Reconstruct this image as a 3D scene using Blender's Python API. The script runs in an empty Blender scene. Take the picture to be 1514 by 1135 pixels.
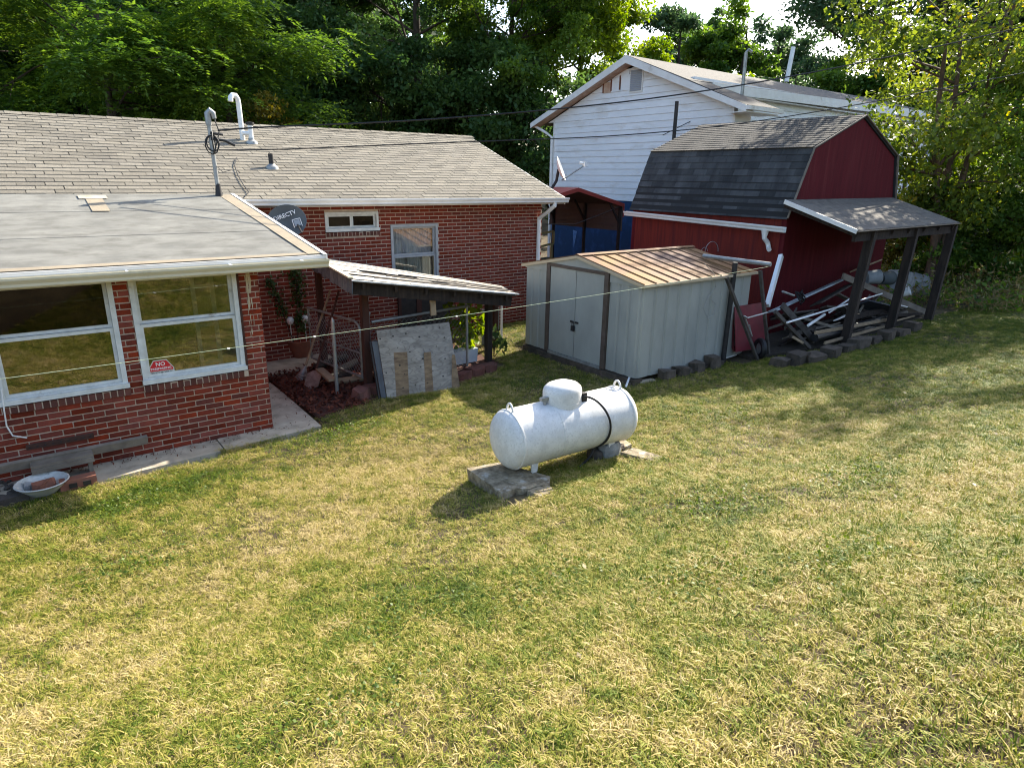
import bpy, math, random
import numpy as np
from mathutils import Vector, Matrix
R = math.radians
S = bpy.context.scene
COL = S.collection
random.seed(7)

# ------------------------------------------------------------------ camera, sky, sun, exposure
CAMZ = 3.10
MR = Vector((0.79572, -0.60546, 0.01555)); MU = Vector((0.17083, 0.24894, 0.95333)); MF = Vector((0.58107, 0.75593, -0.30155))
cam_d = bpy.data.cameras.new('camera'); cam = bpy.data.objects.new('camera', cam_d); COL.objects.link(cam)
cam_d.sensor_width = 36; cam_d.lens = 36 * 960.1 / 1514; cam_d.clip_end = 600; cam_d.clip_start = 0.05
rot = Matrix((MR, MU, -MF)).transposed().to_4x4()
cam.matrix_world = Matrix.Translation((0, 0, CAMZ)) @ rot
S.camera = cam
SUN_AZ, SUN_EL = R(15), R(35)          # azimuth counter-clockwise from +X
W = bpy.data.worlds.new('World'); S.world = W; W.use_nodes = True
wn = W.node_tree; bg = wn.nodes['Background']
sky = wn.nodes.new('ShaderNodeTexSky'); sky.sky_type = 'NISHITA'; sky.sun_disc = False
sky.sun_elevation = SUN_EL; sky.sun_rotation = R(90) - SUN_AZ; sky.dust_density = 1.6; sky.air_density = 1.0; sky.ozone_density = 1.0
wn.links.new(sky.outputs[0], bg.inputs[0]); bg.inputs[1].default_value = 0.14
sd = bpy.data.lights.new('sun', 'SUN'); sd.energy = 5.0; sd.angle = R(0.6); sd.color = (1, 0.925, 0.79)
sun = bpy.data.objects.new('sun', sd); COL.objects.link(sun)
sv = Vector((math.cos(SUN_AZ) * math.cos(SUN_EL), math.sin(SUN_AZ) * math.cos(SUN_EL), math.sin(SUN_EL)))
sun.rotation_euler = sv.to_track_quat('Z', 'Y').to_euler()
S.view_settings.view_transform = 'Standard'; S.view_settings.look = 'None'
S.view_settings.exposure = 1.6; S.view_settings.gamma = 1
S.cycles.max_bounces = 6; S.cycles.transparent_max_bounces = 8
S.cycles.use_denoising = True; S.cycles.filter_width = 1.1

# ------------------------------------------------------------------ placing helpers (points of the photograph turned into places)
def ray(px, py):
    return (MR * ((px - 757) / 960.1) + MU * (-(py - 567.5) / 960.1) + MF)
CO = Vector((0, 0, CAMZ))
def gz(px, py, z): r = ray(px, py); return CO + r * ((z - CAMZ) / r.z)
def gy(px, py, y): r = ray(px, py); return CO + r * (y / r.y)
def gx(px, py, x): r = ray(px, py); return CO + r * (x / r.x)
def gd(px, py, d): return CO + ray(px, py) * d
def T(x, y):                                            # the lie of the land
    d = max(0.0, 7.5 - y)
    z = 0.018 * min(max(x - 2, 0), 14)
    z += 0.0094 * d ** 2.5 if d < 7.5 else 1.448 + 0.30 * min(d - 7.5, 14)
    if y > 24: z += 0.16 * min(y - 24, 22)
    if x > 24: z += 0.05 * min(x - 24, 30)
    return z
def og(px, py):
    r = ray(px, py); t = 1.0
    for _ in range(3000):
        p = CO + r * t
        if p.z < T(p.x, p.y): return p
        t += 0.02
    return p

# ------------------------------------------------------------------ materials
def node(nt, t, **k):
    n = nt.nodes.new(t)
    for a, b in k.items(): setattr(n, a, b)
    return n
def mat(name, c1, c2=None, scale=4.0, rough=0.8, bump=0.0, bscale=60.0, metal=0.0, rand=0.0, island=False, stretch=(1, 1, 1), c3=None, s3=1.2, t3=0.6, spec=0.35, detail=6.0, coat=0.0, w3=0.08, lo=0.35, hi=0.65):
    m = bpy.data.materials.new(name); m.use_nodes = True; nt = m.node_tree; L = nt.links
    b = nt.nodes['Principled BSDF']; b.inputs['Roughness'].default_value = rough; b.inputs['Metallic'].default_value = metal
    b.inputs['Specular IOR Level'].default_value = spec
    geo = node(nt, 'ShaderNodeNewGeometry')
    mp = node(nt, 'ShaderNodeMapping'); mp.inputs['Scale'].default_value = stretch; L.new(geo.outputs['Position'], mp.inputs['Vector'])
    def noise(s, d=6.0):
        n = node(nt, 'ShaderNodeTexNoise'); n.inputs['Scale'].default_value = s; n.inputs['Detail'].default_value = d; n.inputs['Roughness'].default_value = 0.6
        L.new(mp.outputs[0], n.inputs['Vector']); return n.outputs['Fac']
    def mix(f, a, bb):
        x = node(nt, 'ShaderNodeMix', data_type='RGBA')
        if hasattr(f, 'links'): L.new(f, x.inputs[0])
        else: x.inputs[0].default_value = f
        for v, i in ((a, 6), (bb, 7)):
            if hasattr(v, 'links'): L.new(v, x.inputs[i])
            else: x.inputs[i].default_value = (*v, 1)
        return x.outputs[2]
    def ramp(f, lo, hi):
        r = node(nt, 'ShaderNodeMapRange'); L.new(f, r.inputs[0]); r.inputs[1].default_value = lo; r.inputs[2].default_value = hi; return r.outputs[0]
    col = c1
    if c2: col = mix(ramp(noise(scale, detail), lo, hi), c1, c2)
    if c3: col = mix(ramp(noise(s3, 8), t3 - w3 * .5, t3 + w3), col, c3)
    if rand:
        if island: rv = geo.outputs['Random Per Island']
        else: oi = node(nt, 'ShaderNodeObjectInfo'); rv = oi.outputs['Random']
        hs = node(nt, 'ShaderNodeHueSaturation')
        v = node(nt, 'ShaderNodeMapRange'); L.new(rv, v.inputs[0]); v.inputs[3].default_value = 1 - rand; v.inputs[4].default_value = 1 + rand; L.new(v.outputs[0], hs.inputs['Value'])
        mm = node(nt, 'ShaderNodeMath', operation='MULTIPLY'); L.new(rv, mm.inputs[0]); mm.inputs[1].default_value = 7.31
        fr = node(nt, 'ShaderNodeMath', operation='FRACT'); L.new(mm.outputs[0], fr.inputs[0])
        v2 = node(nt, 'ShaderNodeMapRange'); L.new(fr.outputs[0], v2.inputs[0]); v2.inputs[3].default_value = 1 - rand * 0.35; v2.inputs[4].default_value = 1 + rand * 0.15; L.new(v2.outputs[0], hs.inputs['Saturation'])
        if hasattr(col, 'links'): L.new(col, hs.inputs['Color'])
        else: hs.inputs['Color'].default_value = (*col, 1)
        col = hs.outputs[0]
    if hasattr(col, 'links'): L.new(col, b.inputs['Base Color'])
    else: b.inputs['Base Color'].default_value = (*col, 1)
    if bump:
        bp = node(nt, 'ShaderNodeBump'); bp.inputs['Strength'].default_value = bump; bp.inputs['Distance'].default_value = 0.01
        L.new(noise(bscale, 4), bp.inputs['Height']); L.new(bp.outputs[0], b.inputs['Normal'])
    return m
def leafmat(name, ca, cb, cc=None, trans=0.45, rough=0.5):
    m = bpy.data.materials.new(name); m.use_nodes = True; nt = m.node_tree; L = nt.links
    out = nt.nodes['Material Output']; b = nt.nodes['Principled BSDF']; b.inputs['Roughness'].default_value = rough; b.inputs['Specular IOR Level'].default_value = 0.25
    at = node(nt, 'ShaderNodeAttribute', attribute_name='tint')
    r = node(nt, 'ShaderNodeValToRGB'); L.new(at.outputs['Fac'], r.inputs[0])
    r.color_ramp.elements[0].color = (*ca, 1); r.color_ramp.elements[1].color = (*cb, 1)
    if cc: e = r.color_ramp.elements.new(0.82); e.color = (*cb, 1); r.color_ramp.elements[-1].color = (*cc, 1)
    L.new(r.outputs[0], b.inputs['Base Color'])
    tr = node(nt, 'ShaderNodeBsdfTranslucent')
    g = node(nt, 'ShaderNodeHueSaturation'); g.inputs['Value'].default_value = 1.5; g.inputs['Hue'].default_value = 0.485; g.inputs['Saturation'].default_value = 1.15
    L.new(r.outputs[0], g.inputs['Color']); L.new(g.outputs[0], tr.inputs[0])
    mx = node(nt, 'ShaderNodeMixShader'); mx.inputs[0].default_value = trans
    L.new(b.outputs[0], mx.inputs[1]); L.new(tr.outputs[0], mx.inputs[2]); L.new(mx.outputs[0], out.inputs[0])
    return m
def glassmat(name, fac=0.3, tint=(1, 1, 1)):
    m = bpy.data.materials.new(name); m.use_nodes = True; nt = m.node_tree; L = nt.links; out = nt.nodes['Material Output']
    t = node(nt, 'ShaderNodeBsdfTransparent'); t.inputs[0].default_value = (*tint, 1)
    g = node(nt, 'ShaderNodeBsdfGlossy'); g.inputs['Roughness'].default_value = 0.03; g.inputs[0].default_value = (0.9, 0.9, 0.88, 1)
    geo = node(nt, 'ShaderNodeNewGeometry'); n = node(nt, 'ShaderNodeTexNoise'); n.inputs['Scale'].default_value = 7; L.new(geo.outputs['Position'], n.inputs['Vector'])
    bp = node(nt, 'ShaderNodeBump'); bp.inputs['Strength'].default_value = 0.03; bp.inputs['Distance'].default_value = 0.01; L.new(n.outputs[0], bp.inputs['Height']); L.new(bp.outputs[0], g.inputs['Normal'])
    mx = node(nt, 'ShaderNodeMixShader'); mx.inputs[0].default_value = fac
    L.new(t.outputs[0], mx.inputs[1]); L.new(g.outputs[0], mx.inputs[2]); L.new(mx.outputs[0], out.inputs[0]); return m

m_brick = mat('brick_clay', (0.215, 0.036, 0.018), (0.15, 0.029, 0.016), scale=9, rough=0.9, bump=0.5, bscale=90, rand=0.34, spec=.15)
m_brick_j = mat('brick_clay_joined', (0.2, 0.035, 0.019), (0.145, 0.029, 0.017), scale=9, rough=0.9, bump=0.4, bscale=90, rand=0.25, island=True, spec=.15)
m_mortar = mat('mortar', (0.54, 0.43, 0.33), (0.42, 0.33, 0.25), scale=14, rough=0.95, bump=0.4, bscale=120)
m_white = mat('white_paint', (0.76, 0.75, 0.72), (0.66, 0.64, 0.6), scale=3, rough=0.5, bump=0.05, c3=(0.45, 0.42, 0.36), s3=2.3, t3=0.68)
m_cream = mat('cream_aluminium', (0.62, 0.57, 0.42), (0.55, 0.5, 0.36), scale=2.5, rough=0.45, c3=(0.3, 0.28, 0.2), s3=3, t3=0.7, w3=.15)
m_gutin = mat('gutter_inside_shade', (0.03, 0.035, 0.035), (0.06, 0.06, 0.05), scale=12)  # dark tone standing in for the shade inside the gutters
m_shing = mat('tan_shingle', (0.212, 0.188, 0.146), (0.15, 0.133, 0.104), scale=40, rough=0.95, bump=0.6, bscale=260, rand=0.2)
m_shing_j = mat('tan_shingle_joined', (0.212, 0.188, 0.146), (0.15, 0.133, 0.104), scale=40, rough=0.95, bump=0.6, bscale=260, rand=0.2, island=True)
m_felt = mat('roof_underlay', (0.085, 0.073, 0.056), rough=0.95)
m_roll = mat('rolled_roofing', (0.225, 0.22, 0.195), (0.15, 0.147, 0.132), scale=3.2, rough=0.95, bump=0.5, bscale=200, c3=(0.12, 0.115, 0.10), s3=6, t3=0.56, w3=0.2, stretch=(0.6, 1.2, 1), detail=9, spec=.15)
m_rolltan = mat('tan_roofing_strip', (0.30, 0.245, 0.17), (0.24, 0.2, 0.145), scale=6, rough=0.95, bump=0.4, bscale=200)
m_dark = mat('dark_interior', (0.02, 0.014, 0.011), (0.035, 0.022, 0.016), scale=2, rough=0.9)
m_glass = glassmat('window_glass', 0.16, (0.8, 0.8, 0.75))
m_glassd = glassmat('open_window_glass', 0.03, (0.6, 0.55, 0.5))
m_curtain = mat('curtain_cloth', (0.6, 0.62, 0.63), (0.45, 0.47, 0.48), scale=3, rough=0.9, stretch=(8, 8, 0.2))
m_frame = mat('window_frame_paint', (0.66, 0.67, 0.64), (0.52, 0.53, 0.5), scale=8, rough=0.55, c3=(0.33, 0.3, 0.25), s3=6, t3=0.66)
m_alu = mat('aluminium_frame', (0.42, 0.43, 0.44), (0.34, 0.35, 0.36), scale=8, rough=0.45, metal=0.3)
m_concrete = mat('old_concrete', (0.47, 0.40, 0.30), (0.34, 0.29, 0.215), scale=5, rough=0.95, bump=0.5, bscale=70, c3=(0.14, 0.12, 0.085), s3=4, t3=0.62, w3=.2, detail=10)
m_slab = mat('mossy_concrete', (0.33, 0.27, 0.18), (0.12, 0.095, 0.06), scale=14, rough=0.95, bump=0.9, bscale=60, c3=(0.42, 0.39, 0.33), s3=9, t3=0.6, detail=10)
m_block = mat('concrete_block', (0.10, 0.075, 0.055), (0.05, 0.04, 0.028), scale=9, rough=0.95, bump=0.9, bscale=70, rand=0.3)
m_rblock = mat('red_edging_block', (0.16, 0.06, 0.045), (0.10, 0.045, 0.035), scale=9, rough=0.95, bump=0.7, bscale=70, rand=0.2)
m_shed = mat('pale_shed_steel', (0.33, 0.335, 0.30), (0.26, 0.267, 0.24), scale=2, rough=0.5, c3=(0.28, 0.29, 0.26), s3=5, t3=0.66, w3=0.2, bump=0.05, detail=10, stretch=(1, 1, 0.5))
m_shedroof = mat('rusty_shed_roof', (0.235, 0.128, 0.042), (0.17, 0.088, 0.042), scale=1.6, rough=0.7, spec=.15, c3=(0.12, 0.072, 0.058), s3=.9, t3=0.52, w3=.2, metal=0.1)
m_brown = mat('brown_trim', (0.07, 0.05, 0.038), (0.10, 0.075, 0.06), scale=8, rough=0.6)
m_black = mat('black_iron', (0.014, 0.013, 0.013), (0.03, 0.026, 0.024), scale=9, rough=0.6)
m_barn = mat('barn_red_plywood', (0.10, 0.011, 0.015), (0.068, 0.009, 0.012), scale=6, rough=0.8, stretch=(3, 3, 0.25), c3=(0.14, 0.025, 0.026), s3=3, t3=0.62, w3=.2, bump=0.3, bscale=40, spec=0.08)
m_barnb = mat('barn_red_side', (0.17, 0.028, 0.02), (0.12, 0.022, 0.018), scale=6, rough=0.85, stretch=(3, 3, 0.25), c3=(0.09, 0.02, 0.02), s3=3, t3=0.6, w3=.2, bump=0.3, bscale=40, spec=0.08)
m_bshing = mat('charcoal_shingle', (0.062, 0.064, 0.065), (0.03, 0.031, 0.033), scale=3.5, rough=0.95, bump=0.5, bscale=240, rand=0.4, stretch=(.5, 1, .35))
m_bshing_u = mat('weathered_upper_shingle', (0.085, 0.077, 0.066), (0.05, 0.045, 0.039), scale=25, rough=0.95, bump=0.5, bscale=240, rand=0.2)
m_porch = mat('porch_roofing', (0.15, 0.135, 0.115), (0.09, 0.08, 0.07), scale=8, rough=0.95, bump=0.5, bscale=200)
m_post = mat('dark_post_wood', (0.015, 0.0105, 0.0085), (0.04, 0.028, 0.021), scale=5, rough=0.9, stretch=(4, 4, 0.4), bump=0.5, bscale=30)
m_rpost = mat('red_brown_post', (0.075, 0.03, 0.02), (0.045, 0.02, 0.015), scale=5, rough=0.9, stretch=(4, 4, 0.4), bump=0.4, bscale=30)
m_grey = mat('weathered_wood', (0.22, 0.185, 0.145), (0.13, 0.108, 0.083), scale=5, rough=0.95, stretch=(1, 1, 1), bump=0.5, bscale=50, rand=0.15)
m_tan = mat('tan_wood', (0.33, 0.24, 0.15), (0.22, 0.16, 0.1), scale=6, rough=0.9, bump=0.4, bscale=40)
m_dwood = mat('rotten_dark_wood', (0.04, 0.033, 0.027), (0.085, 0.072, 0.06), scale=6, rough=0.95, bump=0.5, bscale=40)
m_siding = mat('white_siding', (0.78, 0.79, 0.80), (0.72, 0.725, 0.73), scale=1.5, rough=0.55, stretch=(1, 1, 3), c3=(0.52, 0.47, 0.4), s3=1.1, t3=0.66, w3=.2)
m_sidingold = mat('stained_bare_siding', (0.55, 0.42, 0.32), (0.42, 0.25, 0.17), scale=5, rough=0.8)
m_blue = mat('blue_painted_wall', (0.012, 0.045, 0.115), (0.009, 0.034, 0.09), scale=2, rough=0.7, c3=(0.04, 0.11, 0.3), s3=2, t3=0.62, w3=.2)
m_redmet = mat('red_carport_steel', (0.3, 0.045, 0.035), (0.24, 0.04, 0.03), scale=3, rough=0.5)
m_under = mat('carport_ceiling', (0.11, 0.085, 0.075), (0.08, 0.065, 0.06), scale=3, rough=0.6)
m_steel = mat('galvanised_steel', (0.36, 0.37, 0.36), (0.25, 0.25, 0.24), scale=10, rough=0.45, metal=0.5, c3=(0.16, 0.11, 0.08), s3=9, t3=0.66)
m_tank = mat('tank_white_paint', (0.70, 0.685, 0.65), (0.58, 0.565, 0.53), scale=9, rough=0.55, c3=(0.50, 0.485, 0.455), s3=55, t3=0.585, w3=0.12, bump=0.08, bscale=40, detail=12)
m_pvc = mat('white_plastic', (0.78, 0.78, 0.76), (0.68, 0.68, 0.66), scale=4, rough=0.4)
m_rubber = mat('black_rubber', (0.013, 0.013, 0.014), rough=0.5)
m_dish = mat('grey_dish', (0.09, 0.11, 0.12), (0.075, 0.092, 0.102), scale=3, rough=0.5)
def plymat():
    m = mat('weathered_plywood', (0.33, 0.30, 0.255), (0.20, 0.178, 0.15), scale=4.5, rough=0.9, stretch=(1, 1, 3), bump=0.3, bscale=40); nt = m.node_tree; L = nt.links; b = nt.nodes['Principled BSDF']
    geo = node(nt, 'ShaderNodeNewGeometry'); mp = node(nt, 'ShaderNodeMapping'); mp.inputs['Scale'].default_value = (1, 1, 2.6); L.new(geo.outputs['Position'], mp.inputs[0]); n = node(nt, 'ShaderNodeTexNoise'); n.inputs['Scale'].default_value = 1.9; n.inputs['Detail'].default_value = 2.5; L.new(mp.outputs[0], n.inputs['Vector'])
    x = node(nt, 'ShaderNodeMath', operation='MULTIPLY'); L.new(n.outputs['Fac'], x.inputs[0]); x.inputs[1].default_value = 26; y = node(nt, 'ShaderNodeMath', operation='PINGPONG'); L.new(x.outputs[0], y.inputs[0]); y.inputs[1].default_value = 1
    r = node(nt, 'ShaderNodeMapRange'); L.new(y.outputs[0], r.inputs[0]); r.inputs[1].default_value = 0.0; r.inputs[2].default_value = 0.38; r.inputs[3].default_value = 0.5; r.inputs[4].default_value = 0
    src = b.inputs['Base Color'].links[0].from_socket; mx = node(nt, 'ShaderNodeMix', data_type='RGBA'); L.new(r.outputs[0], mx.inputs[0]); L.new(src, mx.inputs[6]); mx.inputs[7].default_value = (.10, .085, .07, 1); L.new(mx.outputs[2], b.inputs['Base Color']); return m
m_ply = plymat()
m_plyb = mat('unweathered_plywood', (0.26, 0.18, 0.105), (0.13, 0.088, 0.055), scale=7, rough=0.9, stretch=(1, 1, 3), bump=0.4, bscale=30)
m_soil = mat('lawn_soil', (0.07, 0.046, 0.024), (0.04, 0.03, 0.014), scale=3, rough=1.0, bump=0.9, bscale=50, c3=(0.13, 0.10, 0.05), s3=1.2, t3=0.52, w3=.2, detail=10)
m_bark = mat('bark', (0.07, 0.05, 0.035), (0.035, 0.027, 0.02), scale=14, rough=0.95, bump=0.9, bscale=30, stretch=(1, 1, 0.3))
m_bark2 = mat('warm_bark', (0.15, 0.09, 0.055), (0.07, 0.05, 0.035), scale=14, rough=0.95, bump=0.8, bscale=30, stretch=(1, 1, 0.3))
m_terra = mat('terracotta', (0.26, 0.10, 0.06), (0.18, 0.075, 0.05), scale=8, rough=0.85)
m_teal = mat('dark_green_plastic', (0.012, 0.04, 0.045), (0.016, 0.05, 0.055), scale=4, rough=0.4)
m_maroon = mat('maroon_steel', (0.19, 0.022, 0.032), (0.13, 0.02, 0.026), scale=5, rough=0.5, c3=(0.1, 0.04, 0.03), s3=7, t3=0.66)
m_sred = mat('sign_red', (0.55, 0.02, 0.03), rough=0.4)
m_swhite = mat('sign_white', (0.8, 0.8, 0.78), rough=0.4)
m_sblack = mat('sign_black', (0.01, 0.01, 0.01), rough=0.4)
m_pale = mat('pale_foam', (0.52, 0.56, 0.6), (0.42, 0.46, 0.5), scale=4, rough=0.8, c3=(0.03, 0.035, 0.04), s3=16, t3=0.69, w3=.02, bump=0.2)
m_rock = mat('grey_stone', (0.3, 0.3, 0.29), (0.17, 0.17, 0.165), scale=7, rough=0.9, bump=0.8, bscale=20)

# ------------------------------------------------------------------ geometry helpers
class MB:
    def __init__(s): s.v = []; s.f = []
    def add(s, vs, fs):
        o = len(s.v); s.v += [tuple(q) for q in vs]; s.f += [tuple(i + o for i in f) for f in fs]; return s
    def box(s, x0, x1, y0, y1, z0, z1):
        v = [(x0, y0, z0), (x1, y0, z0), (x1, y1, z0), (x0, y1, z0), (x0, y0, z1), (x1, y0, z1), (x1, y1, z1), (x0, y1, z1)]
        return s.add(v, [(0, 3, 2, 1), (4, 5, 6, 7), (0, 1, 5, 4), (1, 2, 6, 5), (2, 3, 7, 6), (3, 0, 4, 7)])
    def hexa(s, b, t):                                  # four bottom corners, four top corners, both counter-clockwise from above
        return s.add(list(b) + list(t), [(0, 3, 2, 1), (4, 5, 6, 7), (0, 1, 5, 4), (1, 2, 6, 5), (2, 3, 7, 6), (3, 0, 4, 7)])
    def bar(s, a, b, w, h, up=(0, 0, 1), roll=0):        # a board from a to b, w across, h deep
        a = Vector(a); b = Vector(b); d = (b - a).normalized(); up = Vector(up)
        if abs(d.dot(up)) > 0.98: up = Vector((0, 1, 0))
        x = d.cross(up).normalized(); y = x.cross(d)
        if roll: q = Matrix.Rotation(roll, 3, d); x = q @ x; y = q @ y
        x *= w / 2; y *= h / 2
        return s.hexa([a - x - y, a + x - y, a + x + y, a - x + y], [b - x - y, b + x - y, b + x + y, b - x + y])
    def tube(s, pts, r, n=8, cap=True):
        pts = [Vector(p) for p in pts]; rs = r if isinstance(r, (list, tuple)) else [r] * len(pts)
        o = len(s.v); prev = None
        for i, p in enumerate(pts):
            d = (pts[min(i + 1, len(pts) - 1)] - pts[max(i - 1, 0)])
            d = d.normalized() if d.length > 1e-9 else Vector((0, 0, 1))
            if prev is None:
                x = d.cross(Vector((0, 0, 1)) if abs(d.z) < 0.9 else Vector((1, 0, 0))).normalized()
            else:
                x = (prev - d * prev.dot(d)); x = x.normalized() if x.length > 1e-6 else d.orthogonal().normalized()
            prev = x; y = d.cross(x)
            for k in range(n):
                t = 2 * math.pi * k / n; s.v.append(tuple(p + (x * math.cos(t) + y * math.sin(t)) * rs[i]))
        for i in range(len(pts) - 1):
            for k in range(n):
                a = o + i * n + k; b = o + i * n + (k + 1) % n; s.f.append((a, b, b + n, a + n))
        if cap:
            s.f.append(tuple(o + k for k in range(n - 1, -1, -1))); e = o + (len(pts) - 1) * n; s.f.append(tuple(e + k for k in range(n)))
        return s
    def prism(s, poly, off):                            # a flat polygon with thickness
        poly = [Vector(p) for p in poly]; off = Vector(off); n = len(poly)
        return s.add(poly + [p + off for p in poly], [tuple(range(n))[::-1], tuple(range(n, 2 * n))] + [(i, (i + 1) % n, n + (i + 1) % n, n + i) for i in range(n)])
    def sweep(s, prof, x0, x1, f):                      # closed profile (a, b) run along x; f maps (x, a, b) to a point
        n = len(prof)
        return s.add([f(x0, a, b) for a, b in prof] + [f(x1, a, b) for a, b in prof], [tuple(range(n))[::-1], tuple(range(n, 2 * n))] + [(i, (i + 1) % n, n + (i + 1) % n, n + i) for i in range(n)])
    def lathe(s, prof, n=24, mtx=None):                 # profile of (r, z)
        o = len(s.v); mtx = mtx or Matrix()
        for r, z in prof:
            for k in range(n):
                t = 2 * math.pi * k / n; s.v.append(tuple(mtx @ Vector((r * math.cos(t), r * math.sin(t), z))))
        for i in range(len(prof) - 1):
            for k in range(n):
                a = o + i * n + k; b = o + i * n + (k + 1) % n; s.f.append((a, b, b + n, a + n))
        return s
    def tris(s): return sum(len(f) - 2 for f in s.f)

def origin_of(o):
    v = Vector((0, 0, 0))
    while o: v += o.location; o = o.parent
    return v
def link(name, me, parent=None):
    o = bpy.data.objects.new(name, me); COL.objects.link(o)
    if parent: o.parent = parent
    return o
def mesh(name, mb, m, smooth=False):
    me = bpy.data.meshes.new(name); me.from_pydata(mb.v, [], mb.f); me.materials.append(m)
    if smooth: me.polygons.foreach_set('use_smooth', [True] * len(me.polygons))
    me.update(); return me
def part(name, mb, m, parent, smooth=False, local=False, kind=None, label=None):
    if not local and parent:
        o = origin_of(parent); mb.v = [(a - o.x, b - o.y, c - o.z) for a, b, c in mb.v]
    ob = link(name, mesh(name, mb, m, smooth), parent)
    if smooth == 'auto' or smooth:
        try: ob.data.set_sharp_from_angle(angle=R(40))
        except Exception: pass
    if kind: ob['kind'] = kind
    if label: ob['label'] = label
    return ob
def tag(o, label, cat, group=None):
    o['label'] = label; o['category'] = cat
    if group: o['group'] = group
    return o
def thing(name, label, cat, loc=(0, 0, 0), group=None):
    o = bpy.data.objects.new(name, None); COL.objects.link(o); o.location = loc; o.empty_display_size = 0.2
    return tag(o, label, cat, group)
def solo(name, mb, m, label, cat, group=None, smooth=False):   # a thing that is one mesh, origin at its base
    xs = np.array(mb.v); c = Vector((xs[:, 0].mean(), xs[:, 1].mean(), xs[:, 2].min()))
    mb.v = [(a - c.x, b - c.y, d - c.z) for a, b, d in mb.v]
    o = link(name, mesh(name, mb, m, smooth)); o.location = c
    if smooth:
        try: o.data.set_sharp_from_angle(angle=R(40))
        except Exception: pass
    return tag(o, label, cat, group)
def struct(name, mb, m, smooth=False):
    o = link(name, mesh(name, mb, m, smooth)); o['kind'] = 'structure'; return o
def pieces(name, data, m, parent):                      # data: list of MB, each piece an object
    for mb in data: part(name, mb, m, parent)
def npmesh(name, V, F, m, tint=None, smooth=False):      # big meshes from arrays; F is (n, k)
    me = bpy.data.meshes.new(name); n, k = F.shape
    me.vertices.add(len(V)); me.vertices.foreach_set('co', np.ascontiguousarray(V, dtype=np.float32).ravel())
    me.loops.add(n * k); me.loops.foreach_set('vertex_index', np.ascontiguousarray(F, dtype=np.int32).ravel())
    me.polygons.add(n); me.polygons.foreach_set('loop_start', np.arange(0, n * k, k, dtype=np.int32))
    if smooth: me.polygons.foreach_set('use_smooth', np.ones(n, dtype=bool))
    if tint is not None:
        a = me.attributes.new('tint', 'FLOAT', 'POINT'); a.data.foreach_set('value', np.ascontiguousarray(tint, dtype=np.float32))
    me.materials.append(m); me.update(calc_edges=True); return me
def leaves(rng, C, size, up=0.35, aspect=0.5, droop=0.0, D=None):   # a kite-shaped leaf per centre
    n = len(C); d = rng.normal(size=(n, 3)) if D is None else D + rng.normal(size=(n, 3)) * 0.5
    d[:, 2] -= droop; d /= np.linalg.norm(d, axis=1)[:, None]
    nn = rng.normal(size=(n, 3)); nn[:, 2] += up * 3; s = np.cross(d, nn); s /= np.linalg.norm(s, axis=1)[:, None] + 1e-9
    L = (size * rng.uniform(0.6, 1.35, n))[:, None]; w = L * aspect * 0.5
    nrm = np.cross(s, d)
    V = np.stack([C, C + d * L * 0.45 + s * w + nrm * L * 0.06, C + d * L, C + d * L * 0.45 - s * w + nrm * L * 0.06], 1).reshape(-1, 3)
    return V, np.arange(4 * n).reshape(n, 4)

# ================================================================== ground
def wob(x, y): return 0.02 * math.sin(1.3 * x + 0.7 * y) * math.sin(0.9 * y - 0.4 * x) + 0.012 * math.sin(3.1 * x - 1.1) * math.sin(2.7 * y + 0.6)
def axis(lo, a, b, hi, fine, coarse):
    r = list(np.arange(a, b, fine)); x = b; st = fine
    while x < hi: r.append(x); st = min(st * 1.35, coarse); x += st
    r.append(hi); x = a - fine; st = fine; left = []
    while x > lo: left.append(x); st = min(st * 1.35, coarse); x -= st
    left.append(lo); return left[::-1] + r
xs = axis(-160, -3, 22, 200, 0.2, 12); ys = axis(-160, -2, 12, 200, 0.2, 12)
def flat(x, y):                                          # level pads under paving and buildings
    w = wob(x, y)
    if y > 7.1: w *= max(0.0, 1 - (y - 7.1) / 0.4)
    return T(x, y) + w
g = MB(); nx = len(xs)
for y in ys:
    for x in xs: g.v.append((x, y, flat(x, y) - (0.10 if (y > 7.47 and x < 2.95 and y < 40) else 0)))
for j in range(len(ys) - 1):
    for i in range(nx - 1): a = j * nx + i; g.f.append((a, a + 1, a + 1 + nx, a + nx))
struct('lawn_ground', g, m_soil, True)
# concrete walk round the corner of the low wing
wk = MB(); wk.prism([(-4, 7.44, -0.1), (0.32, 7.5, -0.1), (1.6, 7.6, -0.1), (1.61, 7.6, -0.1), (1.61, 8.0, -0.1), (-4, 8.0, -0.1)], (0, 0, 0.115))
struct('walkway', wk, m_concrete)
wk = MB(); wk.prism([(1.622, 7.6, -0.1), (2.82, 7.69, -0.1), (2.87, 9.2, -0.1), (2.9, 10.98, -0.1), (2.32, 10.98, -0.1), (2.32, 8.0, -0.1), (1.622, 8.0, -0.1)], (0, 0, 0.12))
struct('walkway', wk, m_concrete)
wk = MB(); wk.prism([(2.88, 10.2, -0.02), (4.2, 10.25, -0.02), (4.2, 10.98, 0.0), (2.9, 10.98, -0.02)], (0, 0, 0.075)); struct('paving_slab', wk, m_concrete)

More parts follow.
